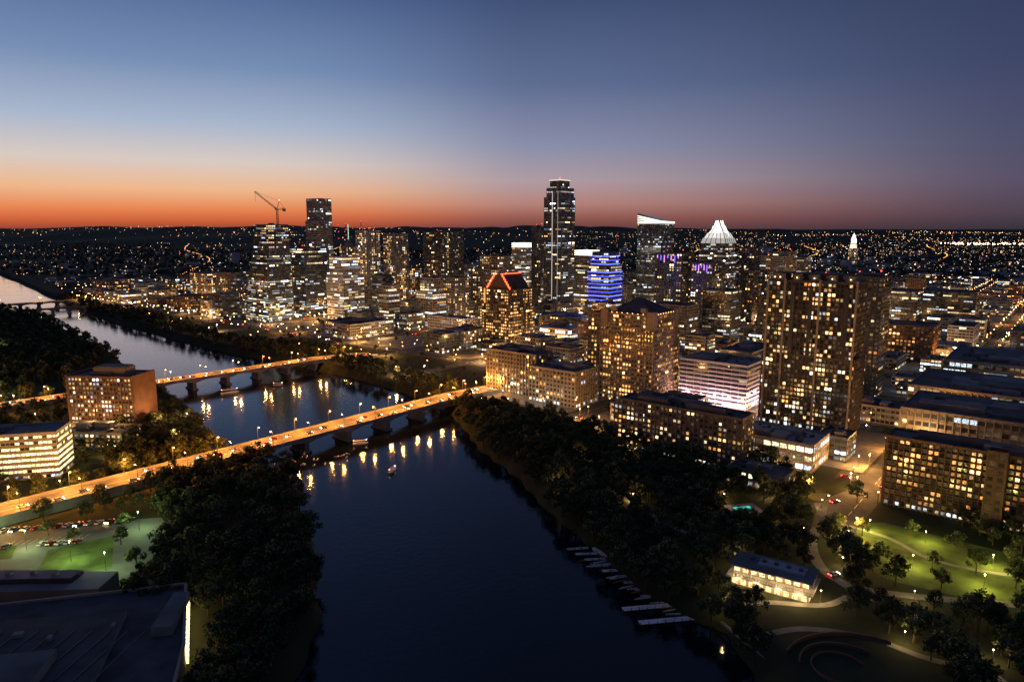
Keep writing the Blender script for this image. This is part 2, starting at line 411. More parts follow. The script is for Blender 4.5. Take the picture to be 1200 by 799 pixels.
def purple(mb, w, d, h):
    for q in range(7): mb.box(-w*.4+q*w*.13, -d/2-1, h-6-q % 3*3, h-2, 1.2, .5, M_glow, (.3, .22, 2.0) if q % 2 else (1.2, .4, 1.0))
tower('hotel_tower', 228, 985, 40, 40, 100, wall=M_dark, lit=.18, pal='res', extra=purple, red=True)
tower('hotel_tower', 268, 960, 30, 40, 88, wall=M_dark, lit=.24, pal='res', extra=purple)
def frost(mb, w, d, h):
    c = (1.35, 1.3, 1.2)
    z = h
    for i, (s0, s1, hh, k2) in enumerate(((.96, .84, 8, .3), (.80, .62, 8, .6), (.58, .34, 8, 1.), (.30, .03, 9, 1.3))):
        cc = (c[0]*k2, c[1]*k2, c[2]*k2)
        mb.frust(0, 0, z, z+hh, w*s0, d*s0, w*s1, d*s1, M_glow, cc)
        for f in (-.5, -.3, -.1, .1, .3, .5):      # dark mullions on the lit faces
            mb.beam((f*w*s0, -d*s0/2-.2, z), (f*w*s1, -d*s1/2-.2, z+hh), .7, M_metal)
            mb.beam((w*s0/2+.2, f*d*s0, z), (w*s1/2+.2, f*d*s1, z+hh), .7, M_metal)
        mb.box(0, 0, z-.3, z+.3, w*s0+.8, d*s0+.8, M_metal)
        for sx, sy in ((0, -1), (1, 0), (0, 1), (-1, 0)):   # folded pointed panel
            mb.frust(sx*w*s0*.4, sy*d*s0*.4, z-3, z+hh+3, w*.2, d*.2, .4, .4, M_glow, (cc[0]*1.3, cc[1]*1.3, cc[2]*1.3))
        z += hh-.5
tower('crowned_glass_tower', 315, 1078, 42, 42, 112, wall=M_stone, lit=.45, pal='cool', extra=frost, roofn=0, tiers=[(0, .35, 1.1, 1.1, 0, 0), (.35, .85, 1, 1, 0, 0), (.85, 1, .88, .88, 0, 0)])
tower('office_tower', 345, 1022, 22, 22, 106, wall=M_dark, lit=.12)
tower('hotel_tower', 448, 1190, 44, 40, 88, wall=M_stone, lit=.26, pal='off')
tower('office_tower', 400, 1120, 26, 30, 66, wall=M_dark, lit=.3)
tower('office_tower', 500, 1290, 30, 40, 92, wall=M_stone, lit=.2, pal='off', red=True)
tower('office_tower', 548, 1340, 34, 34, 80, wall=M_conc, lit=.2, pal='off')
tower('office_tower', 330, 860, 40, 36, 52, wall=M_bronze, lit=.3)
tower('office_building', 525, 940, 44, 36, 52, wall=M_dark, lit=.3, pal='off')
tower('office_building', 640, 1020, 70, 50, 44, wall=M_dark, lit=.2, pal='off')
tower('brick_hotel', 412, 735, 66, 40, 35, wall=M_brick, lit=.3, pal='org')
tower('office_tower', 420, 960, 30, 30, 70, wall=M_dark, lit=.15, red=True)
tower('office_tower', 590, 1500, 40, 40, 75, wall=M_stone, lit=.25, pal='off')
tower('concert_hall', 58, 835, 48, 36, 17, wall=M_white, lit=.9, pal='off', fh=5, k=2, roof=M_roofw)
tower('office_tower', 110, 800, 26, 24, 50, wall=M_glassw, lit=.3, pal='cool')
tower('office_building', 195, 820, 40, 30, 46, wall=M_conc, lit=.3, pal='off')
tower('office_building', 250, 830, 34, 30, 62, wall=M_dark, lit=.2, pal='off')
# clock tower far north (university)
mb = MB(); facade(mb, 26, 26, 0, 62, wall=M_white, lit=.5, k=.8, bay=5, fh=5)
mb.frust(0, 0, 62, 78, 20, 20, 16, 16, M_glow, (1.6, 1.2, .8)); mb.box(0, 0, 78, 81, 22, 22, M_white)
for i in range(4): mb.box(-6.5+i*4.3, -10.4, 82, 92, 2, 1, M_white)
mb.frust(0, 0, 81, 95, 16, 16, 14, 14, M_glow, (3, 2.8, 2.3)); mb.frust(0, 0, 95, 118, 15, 15, .6, .6, M_glow, (1.8, 1.9, 1.9))
mb.cyl(0, -10.3, 66, 66.1, 4, 4, M_white); mb.obj('university_clock_tower', (1262, 2610, LAND), GR)

# -- foreground
def wroof(mb, w, d, h):
    for q in range(5):
        mb.box(-w*.4+q*w*.2, 0, h-.02, h+5, w*.12, d*.5, M_stone)
        mb.bulb(-w*.4+q*w*.2, -d*.3, h+2.5, .4, (9, 6, 2.8))
    mb.box(0, 0, h+5.01, h+5.6, w*.95, d*.6, M_roofd)
    for q in (0, 1, 3, 5): mb.box(-w*.5+q*w*.2, -d/2-.9, 0, h+2, 1.3, 1.2, M_stone)
    for q in (1, 2, 4): mb.box(-w*.5+q*w*.2+w*.1, -d/2-.35, 8, h-2, 2.6, .5, M_dark)
tower('residential_high_rise', 205, 470, 56, 24, 99, wall=M_bronze, lit=.27, pal='res', bay=2.5, fh=3.1, band=.5, bandh=.35, pier=.6, extra=wroof, roofn=0, ww=.66, wh=.6,
      tiers=[(0, .5, 1.06, 1.05, 0, 0), (.5, 1, 1, 1, 0, 0)], k=1.1)
tower('office_tower', 286, 560, 26, 28, 96, wall=M_dark, lit=.14, pal='res', red=True)
tower('office_tower', 322, 640, 26, 28, 60, wall=M_dark, lit=.18, pal='res')
def hip(mb, w, d, h):
    mb.box(0, 0, h+1.12, h+2, w*.98, d*.98, M_roofd)
    mb.frust(0, 0, h+2.01, h+12, w*.86, d*.86, 3, 2, M_roofd)
    for sx in (-1, 1):
        mb.box(sx*w*.3, -d*.43, h+2.05, h+6, 5, 3, M_tan)
        for sy in (-1, 1): mb.box(sx*w*.46, sy*d*.46, 0, h+3.5, w*.14, d*.14, M_tan)
    for q in range(9): mb.bulb(-w*.42+q*w*.105, -d*.51, h+1.6, .35, (7, 3.6, 1.2)); mb.bulb(w*.51, -d*.42+q*d*.105, h+1.6, .35, (7, 3.6, 1.2))
tower('hip_roofed_office_building', 102, 553, 44, 40, 68, wall=M_tan, lit=.36, pal='org', extra=hip, roofn=0, bay=2.6, fh=3.4, pier=.6, ww=.62,
      tiers=[(0, .86, 1.06, 1.06, 0, 0), (.86, 1, .96, .96, 0, 0)], k=1.1)
tower('office_wing', 82, 588, 24, 26, 64, wall=M_tan, lit=.3, pal='org', bay=3.0, fh=3.6)
tower('lakeside_hotel', 102, 404, 78, 17, 30, wall=M_tan, lit=.34, pal='res', bay=2.8, fh=3.1, roof=M_roofd, roofn=5, pier=.5, band=.4, bandh=.5)
tower('lakeside_hotel_wing', 84, 432, 20, 40, 27, wall=M_tan, lit=.34, pal='res', bay=2.8, fh=3.1, roof=M_roofd, roofn=3)
whk = dict(wall=M_stone, lit=.2, pal='res', bay=3.3, fh=3.3, roofn=6, pier=.9, pw=.6, roof=M_roof, ww=.66, wh=.58, bandh=.8)
wh1 = tower('white_hotel_building', 6, 572, 52, 22, 34, band=.3, **whk)
wh2 = tower('white_hotel_wing', 40, 538, 44, 30, 27, **whk)
g = tower('parking_garage', 166, 540, 54, 40, 33, wall=M_white, lit=.05, pal='off', bay=6, fh=3.3, band=.5, bandh=1.1, roofn=4, roof=M_roof, piers=False, wh=.5, ww=.96)
tower('hotel_podium', 158, 398, 46, 30, 15, wall=M_stone, lit=.4, pal='off', fh=5, bay=4.5, roof=M_roofw, roofn=7)
tower('lakeside_restaurant', 132, 356, 30, 18, 8, wall=M_stone, lit=.6, pal='res', fh=4, roof=M_roof)
tower('balcony_hotel', 224, 306, 92, 16, 34, wall=M_brick, lit=.36, pal='org', bay=2.4, fh=2.9, band=1.1, bandh=.35, pier=1.2, pw=.35, roofn=7, k=1.0, ww=.6, wh=.56)
tower('stair_tower', 214, 296, 7, 6, 37, wall=M_brick, lit=.1, roofn=0, reg=False)
for (x, y, w, d, h) in ((300, 425, 90, 60, 22), (360, 500, 110, 80, 20), (430, 590, 90, 90, 24), (405, 420, 90, 80, 26)):
    tower('convention_center_hall', x, y, w, d, h, wall=M_stone, lit=.22, pal='off', fh=5.5, bay=4, roofn=14, roof=M_roof, pier=.8, pw=.6)
tower('warehouse', 520, 610, 80, 60, 14, wall=M_conc, lit=.2, pal='off', fh=6, bay=7, roofn=5, roof=M_roofd)
# -- south shore
def hy(mb, w, d, h):
    mb.box(3, 0, h-.02, h+5.5, w*.5, d*.5, M_tan); mb.box(3, 0, h+5.51, h+6.3, w*.46, d*.46, M_roof)
    mb.box(w/2+.9, 0, 0, h+1.6, 1.2, d+1.2, M_brick); mb.box(-w/2-.9, 0, 0, h+1.6, 1.2, d+1.2, M_brick)
tower('riverside_brick_hotel', -268, 458, 44, 23, 38, rot=math.radians(-6), wall=M_brick, lit=.5, pal='res', bay=2.4, fh=3.0, extra=hy, roofn=1, pier=.6, k=.6, ww=.66)
tower('hotel_conference_wing', -262, 428, 46, 20, 9, rot=math.radians(-6), wall=M_stone, lit=.6, pal='res', roofn=3)
tower('parking_garage', -280, 368, 64, 22, 25, rot=math.radians(14), wall=M_conc, lit=.97, pal='grn', bay=2.2, fh=3.3, roofn=2, k=1.8, piers=False, wh=.42, ww=.86)
# auditorium, lower left
def ccw(p):
    a = sum(p[i][0]*p[(i+1) % len(p)][1]-p[(i+1) % len(p)][0]*p[i][1] for i in range(len(p))); return p if a > 0 else p[::-1]
mb = MB()
poly = ccw([(-172, 218), (-116, 232), (-100, 196), (-90, 165), (-98, 120), (-215, 120), (-215, 200)])
mb.prism(poly, LAND, 15, M_stone, M_roofd)
for i in range(len(poly)):
    a = poly[i]; b = poly[(i+1) % len(poly)]
    mb.beam((a[0], a[1], 15.4), (b[0], b[1], 15.4), .9, M_stone)
mb.prism(ccw([(-205, 130), (-122, 130), (-114, 170), (-126, 212), (-172, 204), (-200, 190)]), 15.01, 17.0, M_conc, M_roofd)
mb.prism(ccw([(-150, 160), (-128, 164), (-132, 186), (-152, 182)]), 17.01, 20, M_conc, M_roof)
mb.prism(ccw([(-112, 200), (-106, 201), (-110, 222), (-115, 222)]), 15.01, 18, M_conc, M_roof)
for i in range(16):
    mb.beam((-200+i*5.5, 150, 17.1), (-196+i*5.5, 200, 17.1), .25, M_metal)
for i in range(22): mb.box(R.uniform(-195, -120), R.uniform(150, 205), 16.9, R.uniform(17.6, 18.8), R.uniform(1, 3), R.uniform(1, 2.5), M_conc, rot=.25)
for i in range(12): 
    f = (i+.5)/12; mb.box(-116+16*f+.5, 232-36*f+.2, 8, 12.5, .7, 1.8, M_win, (3, 2.1, .8), rot=.418)
mb.obj('auditorium_building'); FP.append((-155, 170, 110, 105, 0))
mb = MB(); mb.prism(ccw([(-260, 246), (-148, 246), (-148, 233), (-260, 226)]), LAND, 13, M_stone, M_roofw)
mb.prism(ccw([(-240, 243), (-160, 243), (-160, 237), (-240, 234)]), 13.01, 15, M_metal, M_roofw)
for i in range(10): mb.box(-235+i*8.5, 240+R.uniform(-1, 1), 14.95, 16, 2, 1.6, M_conc)
mb.obj('auditorium_annex'); FP.append((-205, 238, 112, 18, 0))

# crane on the sail tower
mb = MB()
def lattice(mb, p, q, s, m, n):
    p = Vector(p); q = Vector(q); d = (q-p).normalized(); up = Vector((0, 1, 0)) if abs(d.z) > .7 else Vector((0, 0, 1))
    x = d.cross(up).normalized()*s/2; y = d.cross(x).normalized()*s/2
    cs = [-x-y, x-y, x+y, -x+y]
    for c2 in cs: mb.beam(p+c2, q+c2, s*.16, m)
    for i in range(n):
        a = p.lerp(q, i/n); b = p.lerp(q, (i+1)/n)
        for k2 in range(4): mb.beam(a+cs[k2], b+cs[(k2+1) % 4], s*.1, m)
M_crane = mat('crane_paint', (.3, .08, .04))
lattice(mb, (0, 0, 0), (0, 0, 26), 2.2, M_crane, 8)
lattice(mb, (0, 0, 26), (-34, 6, 52), 1.6, M_crane, 12)
lattice(mb, (0, 0, 26), (12, -2, 27), 2., M_crane, 4)
mb.beam((0, 0, 26), (4, -1, 38), .6, M_crane); mb.beam((4, -1, 38), (-33, 6, 52), .25, M_metal); mb.beam((4, -1, 38), (12, -2, 27), .25, M_metal)
mb.box(11, -2, 23, 27, 4, 3, M_conc); mb.box(-1, -2.6, 25, 28.5, 2.4, 2.4, M_white)
mb.beam((-33, 6, 51), (-33, 6, 38), .25, M_metal); mb.bulb(-34, 6, 53, .8, (5, .3, .1)); mb.bulb(4, -1, 39, .8, (3, 2.5, 2))
mb.obj('tower_crane', (-345, 1045, LAND+136))

# ------------------------------------------------------------------ streets, blocks, filler
def overlap(x, y, rad):
    for (fx, fy, w, d, rt) in FP:
        dx = x-fx; dy = y-fy
        if dx > 130 or dx < -130 or dy > 130 or dy < -130: continue
        c = math.cos(-rt); s = math.sin(-rt)
        a = abs(dx*c-dy*s); b = abs(dx*s+dy*c)
        if a < w/2+rad and b < d/2+rad: return True
    return False
lawn = [(150, 306), (172, 306), (214, 270), (205, 236), (172, 236), (146, 252), (138, 278)]
parking = [(-262, 286), (-215, 302), (-165, 312), (-146, 287), (-150, 250), (-262, 250)]
def along(P0, P1): 
    L = math.hypot(P1[0]-P0[0], P1[1]-P0[1]); return ((P1[0]-P0[0])/L, (P1[1]-P0[1])/L), L
BR1 = ((-398, 119), (0, 592)); BR2 = ((-560, 318), (-150, 745)); BR3 = ((-960, 930), (-690, 1220))
US = [k*100 for k in range(-14, 9)]; VS = [0]+[110+100*k for k in range(0, 17)]
st = MB(); mk = MB(); lm = MB(); blk = MB(); lamp_pts = []
def okland(x, y, m=16):
    d, nn = sd1(x, y); return d > m and nn
def quadUV(mb, u0, v0, u1, v1, z, m):
    mb.face([P(u0, v0)+(z,), P(u1, v0)+(z,), P(u1, v1)+(z,), P(u0, v1)+(z,)], m)
def inview(x, y): return y > 150 and abs(x) < .8*y+60
for ui, u in enumerate(US):
    for v in range(-10 if u != 300 else -90, 1700, 20):
        x, y = P(u, v+10)
        if not inview(x, y) or not okland(x, y, 20) or overlap(x, y, 5): continue
        quadUV(st, u-7.5, v, u+7.5, v+20, LAND+.05, M_asph)
        if y < 900: quadUV(mk, u-.12, v+3, u+.12, v+10, LAND+.07, M_mark); quadUV(mk, u-.12, v+13, u+.12, v+19, LAND+.07, M_mark)
        lamp_pts.append((u+(8.6 if (v//20) % 2 else -8.6), v+10, 'n'))
for v in VS:
    for u in range(-1400, 820, 20):
        x, y = P(u+10, v)
        if not inview(x, y) or not okland(x, y, 20) or overlap(x, y, 5): continue
        quadUV(st, u, v-7.5, u+20, v+7.5, LAND+.058, M_asph)
        if y < 900: quadUV(mk, u+3, v-.12, u+10, v+.12, LAND+.07, M_mark)
        lamp_pts.append((u+10, v+(8.6 if (u//20) % 2 else -8.6), 'e'))
st.obj('city_streets'); mk.obj('lane_markings')

nl = 0
for (u, v, kx) in lamp_pts:
    x, y = P(u, v)
    if y > 2000: continue
    lm.box(x, y, LAND+.1, LAND+9, .2, .2, M_metal); lm.box(x, y, LAND+9, LAND+9.2, 1.8, .3, M_metal, rot=GR)
    c = (26, 10, 2.4) if R.random() < .8 else (20, 17, 12)
    lm.bulb(x, y, LAND+8.6, .4 if y < 800 else .55, c)
    if y < 1350 and R.random() < (.3 if y < 750 else .17):
        light(x, y, LAND+8, R.choice([18000, 26000, 36000]), R.choice([(1, .42, .09), (1, .46, .12), (1, .55, .22)])); nl += 1
lob = lm.obj('street_lamps')
for o in list(col.objects):
    if o.type == 'LIGHT' and not o.parent: o.parent = lob

nfil = 0
for i in range(len(US)-1):
    for j in range(len(VS)-1):
        u0, u1, v0, v1 = US[i]+9.5, US[i+1]-9.5, VS[j]+9.5, VS[j+1]-9.5
        uc, vc = (u0+u1)/2, (v0+v1)/2; x, y = P(uc, vc)
        if not inview(x, y) or y > 1900: continue
        if not all(okland(*P(a, b), 18) for a in (u0, u1) for b in (v0, v1)): continue
        blk.prism([P(u0, v0), P(u1, v0), P(u1, v1), P(u0, v1)], LAND, LAND+.18, M_walk)
        nu = R.choice([1, 2, 2]); nv = R.choice([1, 2, 2])
        for a in range(nu):
            for b in range(nv):
                lu = (u1-u0)/nu; lv = (v1-v0)/nv
                w = lu*R.uniform(.5, .88); d = lv*R.uniform(.5, .88)
                cu = u0+lu*(a+.5); cv = v0+lv*(b+.5); bx, by = P(cu, cv)
                if R.random() < .16: continue
                rad = max(w, d)/2
                if overlap(bx, by, rad*.85): 
                    w *= .5; d *= .5; rad *= .5
                    if overlap(bx, by, rad): continue
                if by < 640: h = R.uniform(6, 15)
                elif -700 < uc < 200 and vc < 900 and by > 950: h = R.choice([R.uniform(12, 30), R.uniform(20, 45), R.uniform(35, 70)])
                elif uc > 200: h = R.choice([R.uniform(5, 12), R.uniform(8, 24)])
                elif by > 1400: h = R.uniform(6, 24)
                else: h = R.uniform(8, 26)
                far = by > 1000
                nm, wl, pl = R.choice([('office_building', M_conc, 'off'), ('office_building', M_stone, 'off'), ('apartment_building', M_bronze, 'res'), ('office_building', M_glassw, 'cool'),
                                       ('brick_building', M_brick, 'org'), ('office_building', M_dark, 'off'), ('apartment_building', M_conc, 'res'), ('commercial_building', M_white, 'off'), ('office_building', M_dark, 'cool')])
                if h > 30: w = min(w, 32); d = min(d, 32)
                tr = None
                if h > 26 and R.random() < .6: q_ = R.uniform(.3, .75); tr = [(0, q_, 1, 1, 0, 0), (q_, 1, R.uniform(.6, .85), R.uniform(.6, .85), R.uniform(-3, 3), 0)]
                tower(nm, bx, by, w, d, h, wall=wl, pal=pl, lit=R.choice([.04, .1, .2, .3, .45])*(.75 if far else 1), fh=3.6 if not far else 4, bay=R.choice([3, 3.6, 4.6]), piers=not far,
                      band=.25, roofn=3 if not far else 1, roof=R.choice([M_roof, M_roofd, M_roofw, M_roof]), reg=True, lobby=True, tiers=tr)
                nfil += 1
blk.obj('block_pavements')
print('filler', nfil, 'lights', nl)

# distant low-rise mass
mb = MB(); N = 1700
yy = 1500*np.exp(NR.rand(N)*1.2); xx = (NR.rand(N)*2-1)*.78*yy
dd, nn = sdf(xx, yy)
for x, y, d_, n_ in zip(xx, yy, dd, nn):
    if d_ < 40: continue
    u, v = UV(x, y)
    if -1400 < u < 820 and v < 1700 and y < 1900: continue
    if x < .0*y and R.random() < .6: continue
    w = R.uniform(14, 45); d2 = R.uniform(12, 34); h = R.choice([5, 7, 9, 12, 16]) if R.random() < .93 else R.uniform(20, 50)
    mb.box(x, y, LAND, LAND+h, w, d2, R.choice([M_conc, M_tan, M_white, M_dark]), rot=GR, tm=R.choice([M_roof, M_roofd, M_roofw]))
    ca, sa = math.cos(GR), math.sin(GR)
    for f in range(max(1, int(h/4))):
        for q in range(int(w/5)):
            if R.random() < .14:
                s0 = -w/2+1+q*5; z = LAND+1.2+f*4; c = lc('off' if R.random() < .5 else 'res'); yl = -d2/2-.05
                mb.face([(x+s*ca-yl*sa, y+s*sa+yl*ca, zz) for s, zz in ((s0, z), (s0+3.4, z), (s0+3.4, z+1.9), (s0, z+1.9))], M_win, c)
mb.obj('distant_city_buildings')

# distant lights out to the hills
mb = MB()
def gz(x, y):
    i = int(np.clip(np.searchsorted(xs, x), 1, nx-1)); j = int(np.clip(np.searchsorted(ys, y), 1, ny-1))
    return float(max(Z[j, i], Z[j-1, i], Z[j, i-1], Z[j-1, i-1]))
NC = 200
cl = [(NR.rand()*2-1, NR.rand(), NR.rand()) for _ in range(NC)]
cl += [(-.6+.1*i, .05+.05*(i % 3), .5) for i in range(8)]
for (cx, cy, cs) in cl:
    y0 = 1500*math.exp(cy*1.9); x0 = cx*.85*y0
    m = int(8+cs*30)
    if cx < .05: m = int(m*.7)
    if cx > .2: m = int(m*1.6)
    sp = y0*(.015+.07*cs)
    for _ in range(m):
        x = x0+R.gauss(0, sp*1.6); y = max(1300, y0+R.gauss(0, sp*1.2))
        d_, n_ = sd1(x, y)
        if d_ < 15: continue
        s = R.uniform(.5, 1.0)*min(3.2, y/2500.)
        b = R.random(); e = 1.5+10*R.random()**3
        c = (e, e*.46, e*.13) if b < .62 else ((e, e*.75, e*.45) if b < .88 else ((e*.85, e*.95, e) if b < .97 else (e, e*.1, e*.05)))
        mb.bulb(x, y, gz(x, y)+R.uniform(5, 10), s, c)
for rr_ in range(6):   # lit arterials running out of town
    a0 = (-.25, .05, .25, .42, .6, -.45)[rr_]
    for q in range(70):
        y = 1700+q*45; x = a0*y+60*math.sin(q*.1+rr_)
        if sd1(x, y)[0] > 10: mb.bulb(x, y, gz(x, y)+9, .8*min(2.2, y/2500.), (7, 3, .8))
for _ in range(160):   # stadium / highway glow rows to the north-east
    x = R.uniform(2900, 3900); y = 4700+R.gauss(0, 70); mb.bulb(x, y, gz(x, y)+20, R.uniform(2, 5), (9, 6.5, 4.2))
for (mx, my, mh) in ((-1200, 4900, 150), (-1330, 5000, 170), (-1150, 5400, 160), (-1290, 5500, 140)):
    zz = gz(mx, my); mb.beam((mx, my, zz), (mx, my, zz+mh), 4, M_metal)
    for q in range(3): mb.bulb(mx, my, zz+mh*(.4+.3*q), 4, (4, .2, .1))
mb.obj('distant_city_lights')

# ------------------------------------------------------------------ bridges
def lampmesh():
    m = MB(); m.cyl(0, 0, 0, 9, .16, .09, M_metal, 8); m.cyl(0, 0, 0, .6, .3, .24, M_conc, 8)
    m.beam((0, 0, 8.9), (1.8, 0, 9.3), .12, M_metal); m.box(2.0, 0, 9.15, 9.4, .9, .4, M_metal); m.box(2.0, 0, 8.98, 9.14, .7, .34, M_glow, (30, 13, 3)); 
    m.bulb(2.0, 0, 8.85, .32, (44, 15, 3.))
    return m.mesh('street_lamp')
LM = lampmesh()
def bridge(name, P0, P1, width, span, off, lampgap, power, arch=2.4):
    (dx, dy), L = along(P0, P1); nxv = (dy, -dx)   # right-hand normal
    mb = MB(); n = int(L/4); sts = []
    def pt(s, o, z): return (P0[0]+dx*s+nxv[0]*o, P0[1]+dy*s+nxv[1]*o, z)
    for i in range(n+1):
        s = L*i/n; x, y, _ = pt(s, 0, 0); d_, nn_ = sd1(x, y)
        e = min(s, L-s) if P0[1] > 900 else (L-s)
        z = LAND+.1+3.9*min(1, max(0, e)/70.)**.8
        ph = ((s-off) % span)/span; arc = arch*(2*abs(ph-.5))**2.2
        dep = 1.3+arc if d_ < 6 else max(1.3, z-LAND+.4)
        sts.append((s, z, dep, d_))
    for a, b in zip(sts[:-1], sts[1:]):
        w = width/2
        def q(o0, o1, za0, za1, m):  # top strips
            mb.face([pt(a[0], o0, a[1]+za0), pt(a[0], o1, a[1]+za1), pt(b[0], o1, b[1]+za1), pt(b[0], o0, b[1]+za0)], m)
        q(-w, w, 0, 0, M_deck)
        for sg in (-1, 1):
            o1 = sg*w; o0 = sg*(w-2.4)
            lo, hi = min(o0, o1), max(o0, o1)
            q(lo, hi, .18, .18, M_walk); q(o0, o0, .18, 0, M_walk)
            # outer fascia + parapet
            mb.face([pt(a[0], o1, a[1]-a[2]), pt(b[0], o1, b[1]-b[2]), pt(b[0], o1, b[1]+1.1), pt(a[0], o1, a[1]+1.1)], M_conc)
            mb.face([pt(a[0], o1-sg*.3, a[1]+.18), pt(b[0], o1-sg*.3, b[1]+.18), pt(b[0], o1-sg*.3, b[1]+1.1), pt(a[0], o1-sg*.3, a[1]+1.1)], M_conc)
            lo, hi = min(o1, o1-sg*.3), max(o1, o1-sg*.3); q(lo, hi, 1.1, 1.1, M_conc)
        mb.face([pt(a[0], -w, a[1]-a[2]), pt(a[0], w, a[1]-a[2]), pt(b[0], w, b[1]-b[2]), pt(b[0], -w, b[1]-b[2])], M_conc)
        q(-.25, -.1, .012, .012, M_mark); q(.1, .25, .012, .012, M_mark)
        if int(a[0]/4) % 3 == 0:
            for o in (-width*.22, width*.22): q(o-.08, o+.08, .012, .012, M_mark)
    # piers
    s = off
    ang = math.atan2(dy, dx)
    while s < L:
        x, y, _ = pt(s, 0, 0)
        if sd1(x, y)[0] < 4:
            mb.box(x, y, -3, 6.6, 3.0, width*.8, M_conc, rot=ang); mb.box(x, y, 6.6, 7.3, 3.6, width*.9, M_conc, rot=ang)
            mb.box(x, y, -3, 1.2, 5.2, width*.92, M_conc, rot=ang)
        s += span
    ob = mb.obj(name)
    if lampgap:
        s = 20
        while s < L-4:
            for sg in (1, -1):
                z = float(np.interp(s, [q2[0] for q2 in sts], [q2[1] for q2 in sts]))+.18
                x, y, _ = pt(s, sg*(width/2-.9), 0)
                lp = bpy.data.objects.new('street_lamp', LM); lp.location = (x, y, z); lp.rotation_euler = (0, 0, math.atan2(-nxv[1]*sg, -nxv[0]*sg)); col.objects.link(lp)
                if y > 150: light(2.0, 0, 8.4, power, (1, .36, .05), lp, .4)
            s += lampgap
    return pt, L, sts
pt1, L1, st1 = bridge('avenue_bridge', BR1[0], BR1[1], 19, 33, 12, 26, 15000)
pt2, L2, st2 = bridge('street_bridge', BR2[0], BR2[1], 17, 30, 9, 30, 14000)
bridge('railway_bridge', BR3[0], BR3[1], 10, 24, 9, 0, 0, arch=3.5)
BR4 = ((-1060, 1010), (-760, 1330)); bridge('far_road_bridge', BR4[0], BR4[1], 18, 28, 9, 60, 12000)

# ------------------------------------------------------------------ lower sites
def sheet(name, poly, z, m): 
    b = MB(); b.face([(x, y, z) for x, y in poly], m); return b.obj(name)
sheet('park_lawn', ccw(lawn), LAND+.03, M_grass)
M_lot = mat('parking_lot_asphalt', (.13, .13, .12), var=.25, nscale=.1)
sheet('parking_lot', ccw(parking), LAND+.03, M_lot)
sheet('verge_lawn', ccw([(-196, 278), (-176, 292), (-160, 262), (-186, 254)]), LAND+.05, M_grass)
sheet('verge_lawn', ccw([(-262, 274), (-212, 282), (-206, 270), (-262, 262)]), LAND+.05, M_grass)
mb = MB()
for i in range(22):
    for j in range(2):
        x = -250+i*2.8+j*3; y = 292+i*.75-j*16
        mb.box(x, y, LAND+.034, LAND+.04, .12, 5, M_mark, rot=-.1)
mb.obj('parking_bay_lines')
def path(name, pts, w, z, m):
    b = MB(); P_ = [Vector((x, y)) for x, y in pts]; fine = []
    for i in range(len(P_)-1):
        p0 = P_[max(0, i-1)]; p1 = P_[i]; p2 = P_[i+1]; p3 = P_[min(len(P_)-1, i+2)]
        for k2 in range(6):
            t_ = k2/6; fine.append(.5*((2*p1)+(-p0+p2)*t_+(2*p0-5*p1+4*p2-p3)*t_*t_+(-p0+3*p1-3*p2+p3)*t_**3))
    fine.append(P_[-1]); L_ = []
    for i, q in enumerate(fine):
        d = (fine[min(i+1, len(fine)-1)]-fine[max(i-1, 0)]).normalized(); nn_ = Vector((-d.y, d.x))*w/2; L_.append((q+nn_, q-nn_))
    for (a, b2), (c, d) in zip(L_[:-1], L_[1:]): b.face([(b2.x, b2.y, z), (d.x, d.y, z), (c.x, c.y, z), (a.x, a.y, z)], m)
    return b.obj(name)
PTH = [[(152, 330), (146, 312), (130, 286), (124, 262), (130, 247), (150, 240), (172, 236), (200, 232)], [(124, 262), (128, 246), (140, 228), (146, 212), (146, 195), (150, 170)],
       [(225, 345), (195, 352), (165, 335), (152, 320), (140, 300)], [(106, 262), (85, 285), (66, 315), (50, 350), (36, 390), (10, 440), (-10, 490)]]
path('park_path', PTH[0], 4.5, LAND+.06, M_walk)
path('park_path', PTH[1], 4, LAND+.075, M_walk)
path('service_road', PTH[2], 8, LAND+.09, M_asph)
path('riverside_trail', PTH[3], 3, LAND+.07, M_walk)
path('park_path', [(150, 306), (165, 290), (172, 270), (190, 258), (214, 254)], 2.6, LAND+.075, M_walk)
path('park_path', [(78, 232), (92, 236), (112, 234), (124, 240)], 3, LAND+.085, M_walk)

# boathouse
mb = MB()
W_, D_ = 28, 12
mb.box(0, 0, 0, 3.4, W_, D_, M_stone); mb.box(0, 0, 3.4, 3.9, W_+3, D_+4, M_conc)
mb.box(0, 1, 3.9, 7.2, W_-4, D_-3, M_tan)
mb.box(0, .5, 7.2, 7.6, W_+2, D_+2, M_roof); mb.box(3, 1, 7.6, 8.4, W_*.6, D_*.5, M_roofw)
for i in range(5): mb.box(-8+i*4.4, 1.2, 8.38, 9.1, 1.5, 1.5, M_metal)
for i in range(9):
    x = -W_/2+1.5+i*3.1
    mb.box(x, -D_/2-.06, .4, 2.9, 1.9, .1, M_win, (1.6, 1.0, .42)); mb.box(x, -D_/2-1.8, 3.9, 7.2, .25, .25, M_white)
    mb.box(x, -D_/2+2.4, 4.4, 6.6, 2.0, .1, M_win, (2.0, 1.3, .6))
for i in range(4): mb.box(W_/2+.06, -D_/2+1.8+i*2.8, .4, 2.9, .1, 2, M_win, (1.6, 1., .45))
for i in range(30): mb.box(-W_/2-1+i*1.02, -D_/2-1.9, 3.9, 4.9, .08, .08, M_metal)
mb.box(0, -D_/2-1.9, 4.9, 5, W_+3, .1, M_metal)
ob = mb.obj('boathouse', (99, 248, LAND), math.radians(-33)); FP.append((99, 248, 30, 16, math.radians(-33)))
